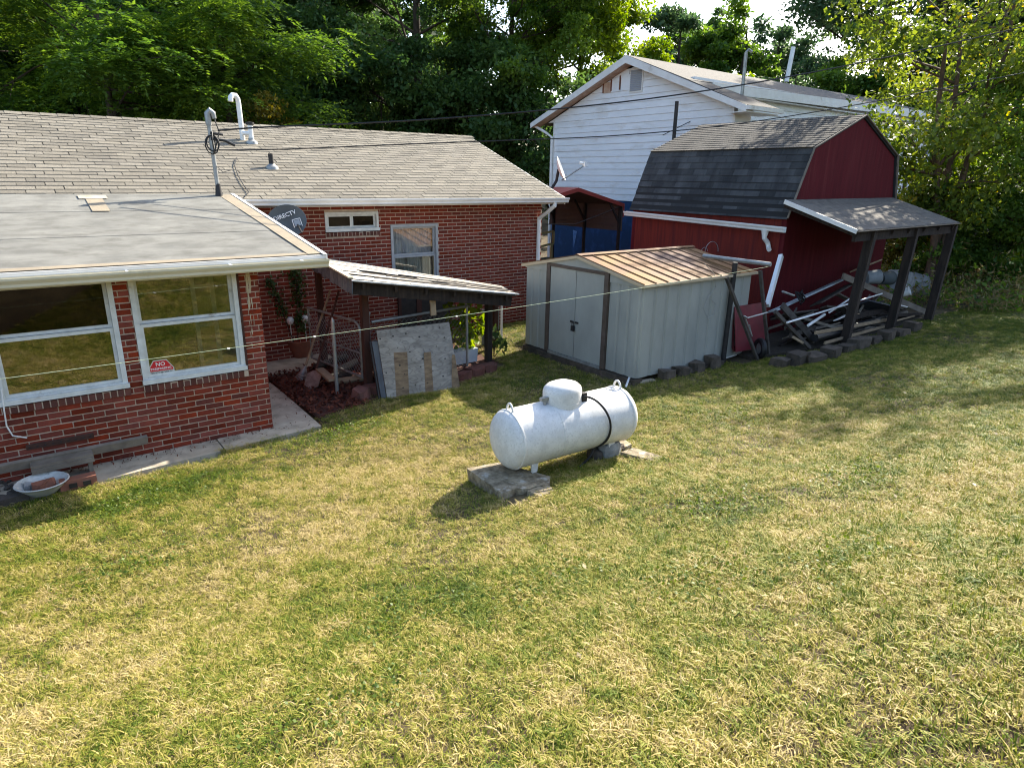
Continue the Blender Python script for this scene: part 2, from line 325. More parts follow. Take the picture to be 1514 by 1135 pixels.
# ================================================================== the brick house
house = thing('brick_house', 'low red brick house with a tan shingle roof and a flat-roofed wing', 'house', (2.3, 8.0, 0))
CH = 0.0677; BL = 0.203
YA, YM = 8.01, 11.0
A_OPEN = [(-0.335, 0.80, 0.742, 2.1), (0.945, 2.058, 0.742, 2.1)]
M_OPEN = [(4.37, 5.37, 2.10, 2.50), (5.60, 6.60, 1.10, 2.26)]
def lay(x0, x1, z0, n, openings):
    out = []
    for k in range(n):
        z = z0 + k * CH; off = (k % 2) * BL * 0.5 + 0.07; x = math.floor(x0 / BL) * BL - off
        while x < x1:
            seg = [(max(x, x0), min(x + 0.194, x1))]
            for a, b, c, d in openings:
                if z + CH * 0.7 > c and z + CH * 0.3 < d:
                    ns = []
                    for p, q in seg:
                        if q <= a or p >= b: ns.append((p, q))
                        else:
                            if p < a: ns.append((p, a))
                            if q > b: ns.append((b, q))
                    seg = ns
            out += [(p, q, z) for p, q in seg if q - p > 0.03]
            x += BL
    return out
def wall_boxes(x0, x1, z0, z1, y0, y1, openings, mb):
    xc = sorted({x0, x1} | {v for o in openings for v in o[:2]})
    for a, b in zip(xc, xc[1:]):
        zs = [z0]; op = [o for o in openings if o[0] <= a + 1e-6 and o[1] >= b - 1e-6]
        if op: o = op[0]; mb.box(a, b, y0, y1, z0, o[2]); (o[3] < z1) and mb.box(a, b, y0, y1, o[3], z1)
        else: mb.box(a, b, y0, y1, z0, z1)
    return mb
wa = MB(); wall_boxes(-4.0, 2.302, -0.15, 2.06, YA + 0.004, YA + 0.16, A_OPEN, wa)
for xa in (2.13, -4.0): wa.prism([(xa, YA + .162, -.15), (xa, YM + .006, -.15), (xa, YM + .006, 2.75), (xa, YA + .162, 2.15)], (.172 if xa > 0 else .16, 0, 0))
wing = part('wing_wall', wa, m_mortar, house)
wm = MB(); wall_boxes(2.304, 9.19, -0.15, 2.70, YM + 0.004, YM + 0.18, M_OPEN, wm)
wm.box(9.01, 9.19, YM + 0.182, 17.4, -0.15, 2.70); wm.box(-6, 9.19, 17.402, 17.6, -0.15, 2.7); wm.box(-6, -5.8, YM + 0.2, 17.4, -0.15, 2.7); wm.box(-6, 2.3, YM + 0.2, YM + 0.35, -0.15, 2.7)
mainw = part('main_wall', wm, m_mortar, house)
proto = []
for q in range(5):
    b = MB(); j = lambda s=0.0016: random.uniform(-s, s)
    yy = -0.002 + j(0.002)
    b.hexa([(j(), yy, j()), (0.194 + j(), yy + j(), j()), (0.194, 0.02, 0), (0, 0.02, 0)], [(j(), yy + j(), 0.058 + j()), (0.194 + j(), yy + j(), 0.058 + j()), (0.194, 0.02, 0.058), (0, 0.02, 0.058)])
    proto.append(mesh('brick', b, m_brick))
def brick_obj(p, q, z, y, parent):
    o = link('brick', random.choice(proto), parent); w = origin_of(parent)
    o.location = Vector((p, y, z + 0.006)) - w; o.scale = ((q - p - .002) / 0.194, 1, .96)
A = lay(-4.0, 2.308, 0.0, 30, A_OPEN)
A.sort(key=lambda b: 0 if b[1] > -0.5 else 1)
vis = [b for b in A if b[1] > -0.5]
n_ind = min(len(vis), 296)
for p, q, z in A[:n_ind]: brick_obj(p, q, z, YA, wing)
jn = MB()
for p, q, z in A[n_ind:]: jn.box(p, q, YA - random.uniform(0, .003), YA + 0.02, z + 0.006, z + 0.062)
for k in range(30):                                     # the wing's east face
    y = YA + 0.002 + (0.1 if k % 2 else 0.0)
    if k % 2: jn.box(2.295, 2.309, YA + 0.022, YA + 0.095, k * CH + 0.005, k * CH + 0.063)
    else: y = YA + 0.022
    while y < YM - 0.1: jn.box(2.295, 2.309, y + 0.005, min(y + 0.194, YM - 0.02), k * CH + 0.005, k * CH + 0.063); y += BL
part('brick', jn, m_brick_j, wing, kind='stuff')
B = lay(2.312, 9.19, 0.03, 39, M_OPEN); jn = MB()
for p, q, z in B:
    y = YM - random.uniform(-0.001, .003); jn.box(p, q - .002, y, YM + 0.02, z + 0.007, z + 0.0615)
for k in range(39):
    y = YM + 0.024 + (k % 2) * 0.1
    while y < 17.2: jn.box(9.18, 9.2, y, y + 0.194, 0.03 + k * CH + 0.005, 0.03 + k * CH + 0.063); y += BL
part('brick', jn, m_brick_j, mainw, kind='stuff')
m_rowl = mat('sill_brick_clay', (0.125, 0.035, 0.023), (0.085, 0.03, 0.02), scale=9, rough=0.85, bump=0.5, bscale=90, rand=0.3)
def sill_bricks(x0, x1, y, z, h, parent, w=0.0677):
    b = MB(); b.hexa([(0, -0.028, 0), (0.056, -0.028, 0), (0.056, 0.1, 0), (0, 0.1, 0)], [(0, -0.024, h - 0.012), (0.058, -0.024, h - 0.012), (0.058, 0.1, h), (0, 0.1, h)])
    me = mesh('sill_brick', b, m_rowl); x = x0; o0 = origin_of(parent)
    s = MB(); s.box(x0 - .004, x1, y - 0.022, y + 0.003, z + 0.002, z + h - 0.014); part('sill_mortar', s, m_mortar, parent)
    while x < x1 - 0.05:
        o = link('sill_brick', me, parent); o.location = Vector((x + 0.004, y + random.uniform(-.003, .003), z)) - o0; x += w
sill_bricks(-0.335, 0.80, YA, 0.742, 0.088, wing); sill_bricks(0.945, 2.075, YA, 0.742, 0.088, wing)
sill_bricks(4.37, 5.37, YM, 2.09, 0.08, mainw)

def window(x0, x1, z0, z1, y, mframe, parent, panes, cas=0.05, mid=0.5, horizontal=False, sill=True):
    f = MB()
    for a, b, c, d in ((x0, x0 + cas, z0, z1), (x1 - cas, x1, z0, z1), (x0 + cas, x1 - cas, z1 - cas, z1)): f.box(a, b, y - 0.012, y + 0.10, c, d)
    f.box(x0 + cas, x1 - cas, y - 0.012, y + 0.10, z0, z0 + (cas + 0.015))
    if sill: f.box(x0 - 0.01, x1 + 0.01, y - 0.04, y - 0.0125, z0, z0 + 0.05)
    w = part('window', f, mframe, parent)
    xi0, xi1, zi0, zi1 = x0 + cas + .001, x1 - cas - .001, z0 + cas + 0.016, z1 - cas - .001
    rects = []
    if horizontal: xm = (xi0 + xi1) / 2; rects = [(xi0, xm, zi0, zi1, 0.02), (xm + .002, xi1, zi0, zi1, 0.045)]
    else: zm = zi0 + (zi1 - zi0) * mid; rects = [(xi0, xi1, zm + .002, zi1, 0.05), (xi0, xi1, zi0, zm, 0.015)]
    for (a, b, c, d, dy), gm in zip(rects, panes):
        t = 0.034; s = MB()
        for e in ((a, a + t, c, d), (b - t, b, c, d), (a + t, b - t, c, c + t), (a + t, b - t, d - t, d)): s.box(e[0], e[1], y + dy, y + dy + 0.028, e[2], e[3])
        part('sash', s, mframe, w)
        pn = MB(); pn.box(a + t, b - t, y + dy + 0.010, y + dy + 0.014, c + t, d - t); part('pane', pn, gm, w)
    return w
w1 = window(-0.333, 0.798, 0.832, 2.058, YA, m_frame, wing, (m_glassd, m_glass), mid=0.545)
w2 = window(0.947, 2.056, 0.832, 2.058, YA, m_frame, wing, (m_glass, m_glass), mid=0.545)
tb = MB(); tb.box(2.058, 2.082, YA - 0.018, YA + 0.05, 0.83, 2.056); part('trim_board', tb, m_rpost, wing)
w3 = window(4.372, 5.368, 2.172, 2.498, YM, m_frame, mainw, (m_glassd, m_glassd), cas=0.04, horizontal=True)
w4 = window(5.602, 6.598, 1.102, 2.258, YM, m_alu, mainw, (glassmat('net_window_glass', 0.16, (0.9, 0.9, 0.9)), m_glass), cas=0.045)
cu = MB()                                               # curtains hang behind the glass of the bedroom window
n = 60; pts = [(5.66 + (6.54 - 5.66) * i / n, YM + 0.15 + 0.022 * math.sin(i * 1.3) + 0.012 * math.sin(i * 0.47)) for i in range(n + 1)]
for i in range(n): (a, b), (c, d) = pts[i], pts[i + 1]; cu.add([(a, b, 1.15), (c, d, 1.15), (c, d, 2.24), (a, b, 2.24)], [(0, 1, 2, 3)])
part('curtain', cu, m_curtain, w4, True)
cu = MB(); cu.box(4.42, 4.9, YM + 0.12, YM + 0.125, 2.2, 2.48); part('blind', cu, mat('dim_blind', (0.13, 0.15, 0.16)), w3)
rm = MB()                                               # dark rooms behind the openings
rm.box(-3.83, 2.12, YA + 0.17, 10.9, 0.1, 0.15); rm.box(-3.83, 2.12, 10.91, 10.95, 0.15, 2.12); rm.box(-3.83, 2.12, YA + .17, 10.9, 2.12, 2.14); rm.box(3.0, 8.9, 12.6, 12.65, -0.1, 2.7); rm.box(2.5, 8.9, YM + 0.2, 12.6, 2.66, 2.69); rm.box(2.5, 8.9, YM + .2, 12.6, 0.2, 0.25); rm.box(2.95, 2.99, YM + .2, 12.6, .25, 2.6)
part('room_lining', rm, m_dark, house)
ifr = MB()                                              # pale inner door frame seen through the wing's right window
for x in (1.75, 1.98): ifr.box(x, x + 0.05, 9.0, 9.04, 0.3, 2.2)
for z in (0.7, 1.2, 1.7, 2.15): ifr.box(1.8, 1.98, 9.0, 9.03, z, z + 0.04)
part('inner_door_frame', ifr, m_frame, house)

# ---- wing roof
RA = lambda y: 2.15 + 0.217 * (y - 7.55)
xr = lambda y: 3.03 - (y - 7.7) * 0.083
def sheet(poly, zf, dz, th, mb=None):                    # a sheet lying on a sloping plane
    mb = mb or MB(); mb.prism([(x, y, zf(y) + dz) for x, y in poly], (0, 0, th)); return mb
dk = sheet([(-4.2, 7.70), (xr(7.7) - .01, 7.70), (xr(10.5) - .01, 10.5), (-4.2, 10.5)], RA, -0.075, 0.07); wr = part('wing_roof', dk, m_felt, house)
for a, b, t in ((7.70, 8.78, 0.0), (8.72, 9.78, 0.004), (9.72, 10.56, 0.008)):
    part('roofing_sheet', sheet([(-4.2, a), (xr(a) - .012, a), (xr(b) - .012, b), (-4.2, b)], RA, t, 0.0035), m_roll, wr)
part('edge_strip', sheet([(xr(7.7) - 0.20, 7.72), (xr(7.7) - 0.02, 7.72), (xr(10.5) - 0.02, 10.5), (xr(10.5) - 0.22, 10.5)], RA, 0.0125, 0.004), m_rolltan, wr)
part('edge_strip', sheet([(-4.2, 7.705), (xr(7.7) - .21, 7.705), (xr(7.7) - .23, 7.78), (-4.2, 7.79)], RA, 0.0125, 0.003), m_rolltan, wr)
pc = gz(150, 305, RA(10.0)); part('roof_patch', sheet([(pc.x - .13, 9.7), (pc.x + .06, 9.7), (pc.x + .06, 10.32), (pc.x - .13, 10.32)], RA, 0.0165, 0.004), m_rolltan, wr)
part('roof_patch', sheet([(pc.x - .2, 10.28), (pc.x + .12, 10.28), (pc.x + .12, 10.45), (pc.x - .2, 10.45)], RA, 0.021, 0.004), m_concrete, wr)
de = MB(); de.box(-4.2, 3.035, 7.672, 7.698, RA(7.7) - 0.055, RA(7.7) + 0.004); part('drip_edge', de, m_white, wr)
de = MB(); de.prism([(3.032, 7.66, RA(7.66) - .05), (3.032, 7.66, RA(7.66) + .02), (xr(10.55), 10.55, RA(10.55) + .02), (xr(10.55), 10.55, RA(10.55) - .05)], (0.014, 0, 0)); de.prism([(3.0, 7.66, RA(7.66) + .018), (3.046, 7.66, RA(7.66) + .018), (xr(10.55) + .014, 10.55, RA(10.55) + .018), (xr(10.55) - .03, 10.55, RA(10.55) + .018)], (0, 0, 0.006)); part('drip_edge', de, m_white, wr)
sf = MB(); sf.box(-4.2, 2.99, 7.70, 8.005, 2.06, 2.075); sf.box(-4.2, 2.99, 7.676, 7.699, 2.05, 2.11); sf.prism([(2.31, 8.02, 2.075), (2.98, 8.02, 2.075), (2.78, 10.5, 2.6), (2.31, 10.5, 2.6)], (0, 0, 0.012)); part('soffit', sf, m_cream, wr)
GUT = [(0, 0), (0, -0.1), (0.075, -0.1), (0.088, -0.085), (0.09, -0.06), (0.118, -0.022), (0.12, 0.0), (0.112, 0.0), (0.11, -0.02), (0.083, -0.058), (0.08, -0.082), (0.072, -0.092), (0.006, -0.092), (0.006, 0)]
gt = MB(); gt.sweep(GUT, -4.2, 3.02, lambda x, a, b: (x, 7.668 - a, 2.148 + b)); gut = part('gutter', gt, m_cream, house)
gc = MB(); gc.prism([(3.0201, 7.668 - a, 2.148 + b) for a, b in GUT[:7]], (0.004, 0, 0)); part('end_cap', gc, m_cream, gut)
gi = MB(); gi.box(-4.19, 3.01, 7.59, 7.66, 2.058, 2.075); part('gutter_shade_strip', gi, m_gutin, gut)  # dark strip that paints the shade in the wing gutter's trough
for x in (-0.3, 0.9, 1.9, 2.7):
    s = MB(); s.box(x, x + 0.02, 7.55, 7.668, 2.143, 2.15); part('gutter_strap', s, m_white, gut)

# ---- main roof
PM = 0.3686
rz = lambda x, y: 2.735 + 0.006 * (min(x, 9.4) - 9.4) + PM * (y - 10.55)
RX0, RX1, YR = -6.4, 9.42, 14.15
dk = MB(); dk.prism([(RX0, 10.55, rz(RX0, 10.55) - .01), (RX1, 10.55, rz(RX1, 10.55) - .01), (RX1, YR, rz(RX1, YR) - .01), (RX0, YR, rz(RX0, YR) - .01)], (0, 0, -0.07))
zb = lambda x: rz(x, YR) - PM * (17.9 - YR)
dk.prism([(RX0, YR + .004, rz(RX0, YR) - .01), (RX1, YR + .004, rz(RX1, YR) - .01), (RX1, 17.9, zb(RX1)), (RX0, 17.9, zb(RX0))], (0, 0, -0.07))
mr = part('main_roof', dk, m_felt, house)
ga = MB(); ga.prism([(9.02, 10.9, 2.7), (9.02, 17.5, 2.7), (9.02, YR, rz(9.2, YR) - .1)], (0.16, 0, 0)); part('gable_wall', ga, m_brick_j, house)
tl = []; ex = 0.136; sl = math.hypot(1, PM); nrow = int((YR - 10.53) * sl / ex) + 1; TW = 0.318
for k in range(nrow):
    y = 10.515 + k * ex / sl; y2 = min(y + ex * 1.12 / sl, YR); x = RX0 + (k * 0.37 % 1) * TW
    while x < RX1 - 0.02:
        x2 = min(x + TW - 0.008, RX1); jx = random.uniform(-.004, .004); jy = random.choice((0, 0, 0, -0.006, -0.012)) ; tl.append((x + jx, x2 + jx, y + jy, y2)); x += TW
def tile_mb(mb, x, x2, y, y2, ox=0, oy=0, oz=0):
    t = 0.011
    z = lambda yy, d: rz(x, yy) + d - oz
    return mb.hexa([(x - ox, y - oy, z(y, 0.001)), (x2 - ox, y - oy, z(y, 0.001)), (x2 - ox, y2 - oy, z(y2, -0.008)), (x - ox, y2 - oy, z(y2, -0.008))],
                   [(x - ox, y - oy, z(y, t)), (x2 - ox, y - oy, z(y, t)), (x2 - ox, y2 - oy, z(y2, 0.001)), (x - ox, y2 - oy, z(y2, 0.001))])
covered = lambda a: (a[0] < 2.75 and a[2] < 10.55) or a[1] < 0.0 or gd is None
tl.sort(key=lambda a: (covered(a) * 1000 + math.hypot(a[0], a[2])))
pt = MB(); x, x2, y, y2 = 0.0, TW - 0.008, 11.0, 11.0 + ex * 1.12 / sl; o_ = rz(0, 11.0); tile_mb(pt, x, x2, y, y2, 0, 11.0, o_); tme = mesh('shingle', pt, m_shing)
w = origin_of(mr)
for x, x2, y, y2 in tl[:300]:
    o = link('shingle', tme, mr); o.location = Vector((x, y, rz(x, y))) - w; o.scale = ((x2 - x) / (TW - 0.008), 1, 1)
jn = MB()
for q in tl[300:]: tile_mb(jn, *q)
y = YR + 0.01
while y < 17.85:                                        # back slope
    x = RX0
    while x < RX1 - .05:
        za = rz(x, YR) - PM * (y - YR); jn.add([(x, y, za + .004), (min(x + TW - .006, RX1), y, za + .004), (min(x + TW - .006, RX1), y + .14, za - .05), (x, y + .14, za - .05)], [(0, 1, 2, 3)]); x += TW
    y += 0.13
part('shingle', jn, m_shing_j, mr, kind='stuff')
rc = MB(); x = RX0
while x < RX1 - 0.1:
    z = rz(x, YR); rc.add([(x, YR - .13, z - .035 + .006), (x + .3, YR - .13, z - .035 + .004), (x + .3, YR, z + .014), (x, YR, z + .02), (x + .3, YR + .13, z - .035), (x, YR + .13, z - .035)], [(0, 1, 2, 3), (3, 2, 4, 5)]); x += 0.24
part('ridge_cap', rc, m_shing_j, mr, kind='stuff')
fa = MB(); fa.box(2.9, RX1, 10.552, 10.575, 2.63, 2.715); fa.box(2.9, RX1 - .02, 10.58, 10.995, 2.61, 2.625); part('fascia', fa, m_white, mr)
fa = MB(); fa.prism([(RX1 - .004, 10.55, 2.60), (RX1 - .004, 10.55, 2.74), (RX1 - .004, YR, rz(RX1, YR) + .0), (RX1 - .004, 17.9, 2.66), (RX1 - .004, 17.9, 2.54), (RX1 - .004, YR, rz(RX1, YR) - .14)], (0.02, 0, 0)); part('rake_board', fa, m_white, mr)
gt = MB(); gt.sweep(GUT, 2.93, RX1 + .03, lambda x, a, b: (x, 10.548 - a, 2.735 + b)); g2 = part('gutter', gt, m_white, house)
gi = MB(); gi.box(2.94, RX1 + .02, 10.46, 10.54, 2.645, 2.67); part('gutter_shade_strip', gi, m_gutin, g2)  # shade inside the main gutter, put in as a dark strip
gc = MB(); gc.prism([(RX1 + .0301, 10.548 - a, 2.735 + b) for a, b in GUT[:7]], (0.004, 0, 0)); gc.prism([(2.926, 10.548 - a, 2.735 + b) for a, b in GUT[:7]], (0.004, 0, 0)); part('end_cap', gc, m_white, g2)
dp = MB(); d0 = Vector((9.1, 10.49, 2.64)); dp.tube([d0, d0 + Vector((0, 0, -.06)), d0 + Vector((-.02, .2, -.2)), Vector((9.06, 10.94, 2.3)), Vector((9.06, 10.94, 2.1)), Vector((9.06, 10.94, 0.12)), Vector((9.06, 10.8, 0.05))], 0.042, 8); part('downspout', dp, m_white, house)
# roof pipes
def boot(p, h, r, m1): s = MB(); s.lathe([(r * 2.6, -0.03), (r * 2.4, 0.015), (r * 1.25, 0.05), (r * 1.15, h)], 14, Matrix.Translation(p)); return part('pipe_flashing', s, m1, mr, True)
def onroof(px, py):
    lo, hi = 10.5, 14.2
    for _ in range(40):
        y = (lo + hi) / 2; p = gy(px, py, y)
        if p.z > rz(p.x, y): lo = y
        else: hi = y
    return p
p = onroof(359, 207); s = MB(); s.tube([p + Vector((0, 0, -.05)), p + Vector((-.01, 0, .62)), p + Vector((-.02, -.005, .70)), p + Vector((-.06, -.03, .75)), p + Vector((-.12, -.06, .75)), p + Vector((-.16, -.08, .71)), p + Vector((-.17, -.085, .64))], 0.045, 12); part('vent_pipe', s, m_pvc, house, True)
p = onroof(372, 211); s = MB(); s.tube([p + Vector((0, 0, -.05)), p + Vector((0, 0, .3))], 0.045, 12); s.tube([p + Vector((-.14, .03, .16)), p + Vector((0, 0, .16))], .04, 10); part('vent_pipe', s, m_pvc, house, True); boot(p, .08, .045, m_steel)
s = MB(); s.lathe([(0.0, .36), (.075, .35), (.075, .31), (.05, .3)], 14, Matrix.Translation(p)); part('vent_cap', s, m_black, house, True)
p = onroof(402, 248); s = MB(); s.tube([p + Vector((0, 0, -.05)), p + Vector((-.005, 0, .23))], 0.042, 12); part('vent_pipe', s, m_black, house, True); boot(p, .06, .045, m_steel)
# foundation vent, cable on the wall
vt = MB(); c0 = gy(40, 668, YA - .02); c1 = gy(138, 640, YA - .02); vt.box(c0.x, c1.x, YA - .03, YA - .006, c0.z + .02, c1.z + .0)
vv = part('foundation_vent', vt, mat('rusted_iron', (0.045, 0.022, 0.016), (0.075, 0.035, 0.025), scale=14, rough=0.9, bump=0.6), wing)
for i in range(9):
    x = c0.x + .03 + i * (c1.x - c0.x - .06) / 8.0; s = MB(); s.box(x - .008, x + .008, YA - .038, YA - .0305, c0.z + .04, c1.z - .02); part('vent_bar', s, m_black, vv)
cb = MB(); cb.tube([gy(2, 575, YA - .012), gy(6, 606, YA - .05), gy(10, 630, YA - .012), gy(19, 644, YA - .012), gy(40, 647, YA - .012)], 0.008, 6); part('wall_cable', cb, m_white, wing)

# ================================================================== pale steel garden shed
shed = thing('garden_shed', 'pale grey steel garden shed with brown door posts and a rusty ribbed roof', 'shed', (7.3, 6.4, 0.12))
SX0, SX1, SY0, SY1, SZ0, SZE, SZP, SYR = 7.29, 10.06, 6.39, 9.10, 0.21, 1.66, 1.935, 7.745
def vpanel(o, ax, n, ln, z0, z1, m, rib=0.012, zt=None, pname='wall_panel'):     # ribbed sheet: o start, ax direction, n outward
    o = Vector(o); ax = Vector(ax); n = Vector(n); prof = [(0, 0), (0.03, 0), (0.045, rib), (ln - .045, rib), (ln - .03, 0), (ln - .004, 0)]
    mb = MB(); a = []
    for u, d in prof: p = o + ax * u + n * d; a.append(p)
    k = len(a); zt = zt or (lambda p: z1)
    mb.v = [(p.x, p.y, z0) for p in a] + [(p.x, p.y, zt(p)) for p in a] + [(p.x - n.x * .01 - n.x * (q[1]), p.y - n.y * .01 - n.y * q[1], z0) for p, q in zip(a, prof)] + [(p.x - n.x * .01 - n.x * q[1], p.y - n.y * .01 - n.y * q[1], zt(p)) for p, q in zip(a, prof)]
    for i in range(k - 1): mb.f += [(i, i + 1, k + i + 1, k + i), (2 * k + i + 1, 2 * k + i, 3 * k + i, 3 * k + i + 1), (k + i, k + i + 1, 3 * k + i + 1, 3 * k + i)]
    mb.f += [(0, k, 3 * k, 2 * k), (k - 1, 3 * k - 1, 4 * k - 1, 2 * k - 1)]
    return part(pname, mb, m, shed)
dl = gx(813, 420, SX0).y; dr = gx(898, 440, SX0).y       # door opening
dtop = gx(855, 399, SX0).z
nl = 3; stp = (SY1 - dl - .05) / nl
for i in range(nl): vpanel((SX0, SY1 - i * stp, 0), (0, -1, 0), (-1, 0, 0), stp, SZ0, SZE, m_shed)
stp = (dr - .05 - SY0) / 3
for i in range(3): vpanel((SX0, dr - .05 - i * stp, 0), (0, -1, 0), (-1, 0, 0), stp, SZ0, SZE, m_shed)
n = 10; stp = (SX1 - SX0 - .02) / n
for i in range(n): vpanel((SX0 + .01 + i * stp, SY0, 0), (1, 0, 0), (0, -1, 0), stp, SZ0, SZE, m_shed)
for i in range(n): vpanel((SX0 + .01 + i * stp, SY1, 0), (1, 0, 0), (0, 1, 0), stp, SZ0, SZE, m_shed)
bk = MB(); bk.box(SX1 - .01, SX1, SY0 + .01, SY1 - .01, SZ0, SZE); part('rear_wall', bk, m_shed, shed)
gb = MB(); gb.prism([(SX0 - .012, SY0 - .01, SZE - .06), (SX0 - .012, SY0 - .01, SZE), (SX0 - .012, SYR, SZP - .015), (SX0 - .012, SY1 + .01, SZE), (SX0 - .012, SY1 + .01, SZE - .06), (SX0 - .012, dl + .06, SZE - .06), (SX0 - .012, dl + .06, dtop + .04), (SX0 - .012, dr - .06, dtop + .04), (SX0 - .012, dr - .06, SZE - .06)], (-.014, 0, 0)); part('gable_panel', gb, m_shed, shed)
fr = MB()
for y in (dl, dr): fr.box(SX0 - .045, SX0 + .01, y - .045, y + .045, SZ0, dtop + .05)
part('door_post', fr, m_brown, shed) if False else None
for y in (dl, dr): q = MB(); q.box(SX0 - .045, SX0 + .01, y - .045, y + .045, SZ0, dtop + .045); part('door_post', q, m_brown, shed)
q = MB(); q.box(SX0 - .045, SX0 + .005, dr + .047, dl - .047, dtop - .005, dtop + .045); part('door_header', q, m_brown, shed)
q = MB(); q.box(SX0 - .05, SX0 + .03, dr + .047, dl - .047, SZ0 - .02, SZ0 + .025); part('door_track', q, m_steel, shed)
ym = (dl + dr) / 2
for a, b in ((dr + .05, ym - .006), (ym + .006, dl - .05)):
    q = MB(); q.box(SX0 - .028, SX0 - .008, a, b, SZ0 + .03, dtop - .01); dd = part('door', q, m_shed, shed)
    yy = a + .05 if a > ym else b - .05
    q = MB(); q.box(SX0 - .044, SX0 - .0285, yy - .04, yy + .04, 0.83, 0.86); part('hasp', q, m_black, dd)
q = MB(); q.box(SX0 - .085, SX0 - .052, ym - .035, ym + .03, .70, .79); q.tube([Vector((SX0 - .068, ym - .022, .79)), Vector((SX0 - .068, ym - .022, .84)), Vector((SX0 - .068, ym + .018, .84)), Vector((SX0 - .068, ym + .018, .79))], .006, 6)
solo('padlock', q, m_black, 'small black padlock hanging on the grey shed doors', 'padlock')
RXa, RXb, RYa, RYb = 7.235, 10.13, 6.315, 9.175
nr = 11; stp = (RXb - RXa) / nr
ze = SZE + .0
for i in range(nr):
    for ya, s in ((RYa, 1), (RYb, -1)):
        x0 = RXa + i * stp; x1 = x0 + stp - .004
        sec = [(x0, .004), (x0 + .006, .022), (x0 + .018, .022), (x0 + .024, .004), (x1 - .0, .004), (x1, -.006), (x0, -.006)]
        mb = MB(); lo = [(x, ya, ze - .012 + d) for x, d in sec]; hi = [(x, SYR - .01 * s, SZP - .004 + d) for x, d in sec]; k = len(sec)
        mb.v = lo + hi; mb.f = [tuple(range(k))[::-1], tuple(range(k, 2 * k))] + [(j, (j + 1) % k, k + (j + 1) % k, k + j) for j in range(k)]
        part('roof_panel', mb, m_shedroof, shed)
q = MB(); q.prism([(RXa - .01, SYR - .07, SZP + .012), (RXa - .01, SYR, SZP + .034), (RXa - .01, SYR + .07, SZP + .012)], (RXb - RXa + .02, 0, 0)); part('roof_ridge', q, m_shedroof, shed)
for ya in (RYa, RYb):
    q = MB(); q.bar((RXa - .008, ya, ze - .03), (RXa - .008, SYR, SZP - .02), .012, .045); part('roof_trim', q, mat('tan_trim', (.45, .36, .24), rough=.5) if ya == RYa else bpy.data.materials['tan_trim'], shed)
    q = MB(); q.box(RXa, RXb, ya - .01 if ya < 7 else ya, ya if ya < 7 else ya + .01, ze - .05, ze - .008); part('roof_trim', q, bpy.data.materials['tan_trim'], shed)
for i in range(7):
    q = MB(); y1 = SY1 - i * .40; y0 = max(y1 - .392, SY0 - .02); q.hexa([(SX0 - .06, y0, 0.0), (SX0 + .14, y0, 0), (SX0 + .14, y1, 0), (SX0 - .06, y1, 0)], [(SX0 - .055, y0, SZ0 - .022), (SX0 + .14, y0, SZ0 - .022), (SX0 + .14, y1, SZ0 - .022), (SX0 - .055, y1, SZ0 - .022)]); part('foundation_block', q, m_block, shed)

# ================================================================== red gambrel barn with a porch
barn = thing('red_barn', 'dark red gambrel barn with charcoal shingles and an open porch on posts', 'barn', (13.9, 7, 0.2))
BX0, BX1, BY0, BY1 = 11.80, 16.08, 6.90, 10.80
PRO = [(11.72, 2.47), (12.31, 3.745), (14.08, 4.42), (15.80, 3.70), (16.16, 2.47)]
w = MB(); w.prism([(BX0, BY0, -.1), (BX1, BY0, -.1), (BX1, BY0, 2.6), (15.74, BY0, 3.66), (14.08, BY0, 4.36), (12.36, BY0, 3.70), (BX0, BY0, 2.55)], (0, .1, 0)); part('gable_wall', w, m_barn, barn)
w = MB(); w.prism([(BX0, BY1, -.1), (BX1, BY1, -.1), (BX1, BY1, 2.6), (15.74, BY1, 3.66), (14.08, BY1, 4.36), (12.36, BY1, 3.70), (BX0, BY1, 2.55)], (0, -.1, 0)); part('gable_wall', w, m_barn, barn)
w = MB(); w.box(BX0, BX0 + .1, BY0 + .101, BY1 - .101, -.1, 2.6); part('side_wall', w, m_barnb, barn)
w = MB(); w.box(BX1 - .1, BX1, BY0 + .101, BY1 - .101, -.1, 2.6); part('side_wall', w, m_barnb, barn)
w = MB()
for (xa, za), (xb, zb_) in zip(PRO, PRO[1:]): d = Vector((zb_ - za, 0, -(xb - xa))).normalized() * .05; w.prism([(xa, BY0 - .03, za), (xb, BY0 - .03, zb_), (xb + d.x, BY0 - .03, zb_ + d.z), (xa + d.x, BY0 - .03, za + d.z)], (0, BY1 - BY0 + .06, 0))
br = part('barn_roof', w, mat('barn_underlay', (.02, .02, .02), rough=.95), barn)
def slope_tiles(xa, za, xb, zb_, ex, tw, m, y0, y1, flip=1):
    d = Vector((xb - xa, 0, zb_ - za)); L = d.length; d.normalize(); nrm = Vector((-d.z, 0, d.x)) * flip; n = int(round(L / ex)); ex = L / n
    b = MB(); u = [(0, 0), (tw - .005, 0), (tw - .005, 1), (0, 1)]
    bot = [d * (v * ex * 1.08) + Vector((0, s, 0)) + nrm * (.003 if v == 0 else .0005) for s, v in u]; top = [p + nrm * (.010 if i < 2 else .0025) for i, p in enumerate(bot)]
    b.hexa(bot, top) ; me = mesh('shingle', b, m); o0 = origin_of(br)
    for k in range(n):
        y = y0 + ((k * .43) % 1 - 1) * tw
        while y < y1 - .02:
            a = max(y, y0); bb = min(y + tw, y1)
            if bb - a > .03:
                o = link('shingle', me, br); o.location = Vector((xa, a, za)) + d * (k * ex) + nrm * .002 - o0; o.scale = (1, (bb - a) / tw, 1)
            y += tw
slope_tiles(PRO[0][0], PRO[0][1] - .03, PRO[1][0], PRO[1][1], .145, .335, m_bshing, BY0 - .04, BY1 + .04)
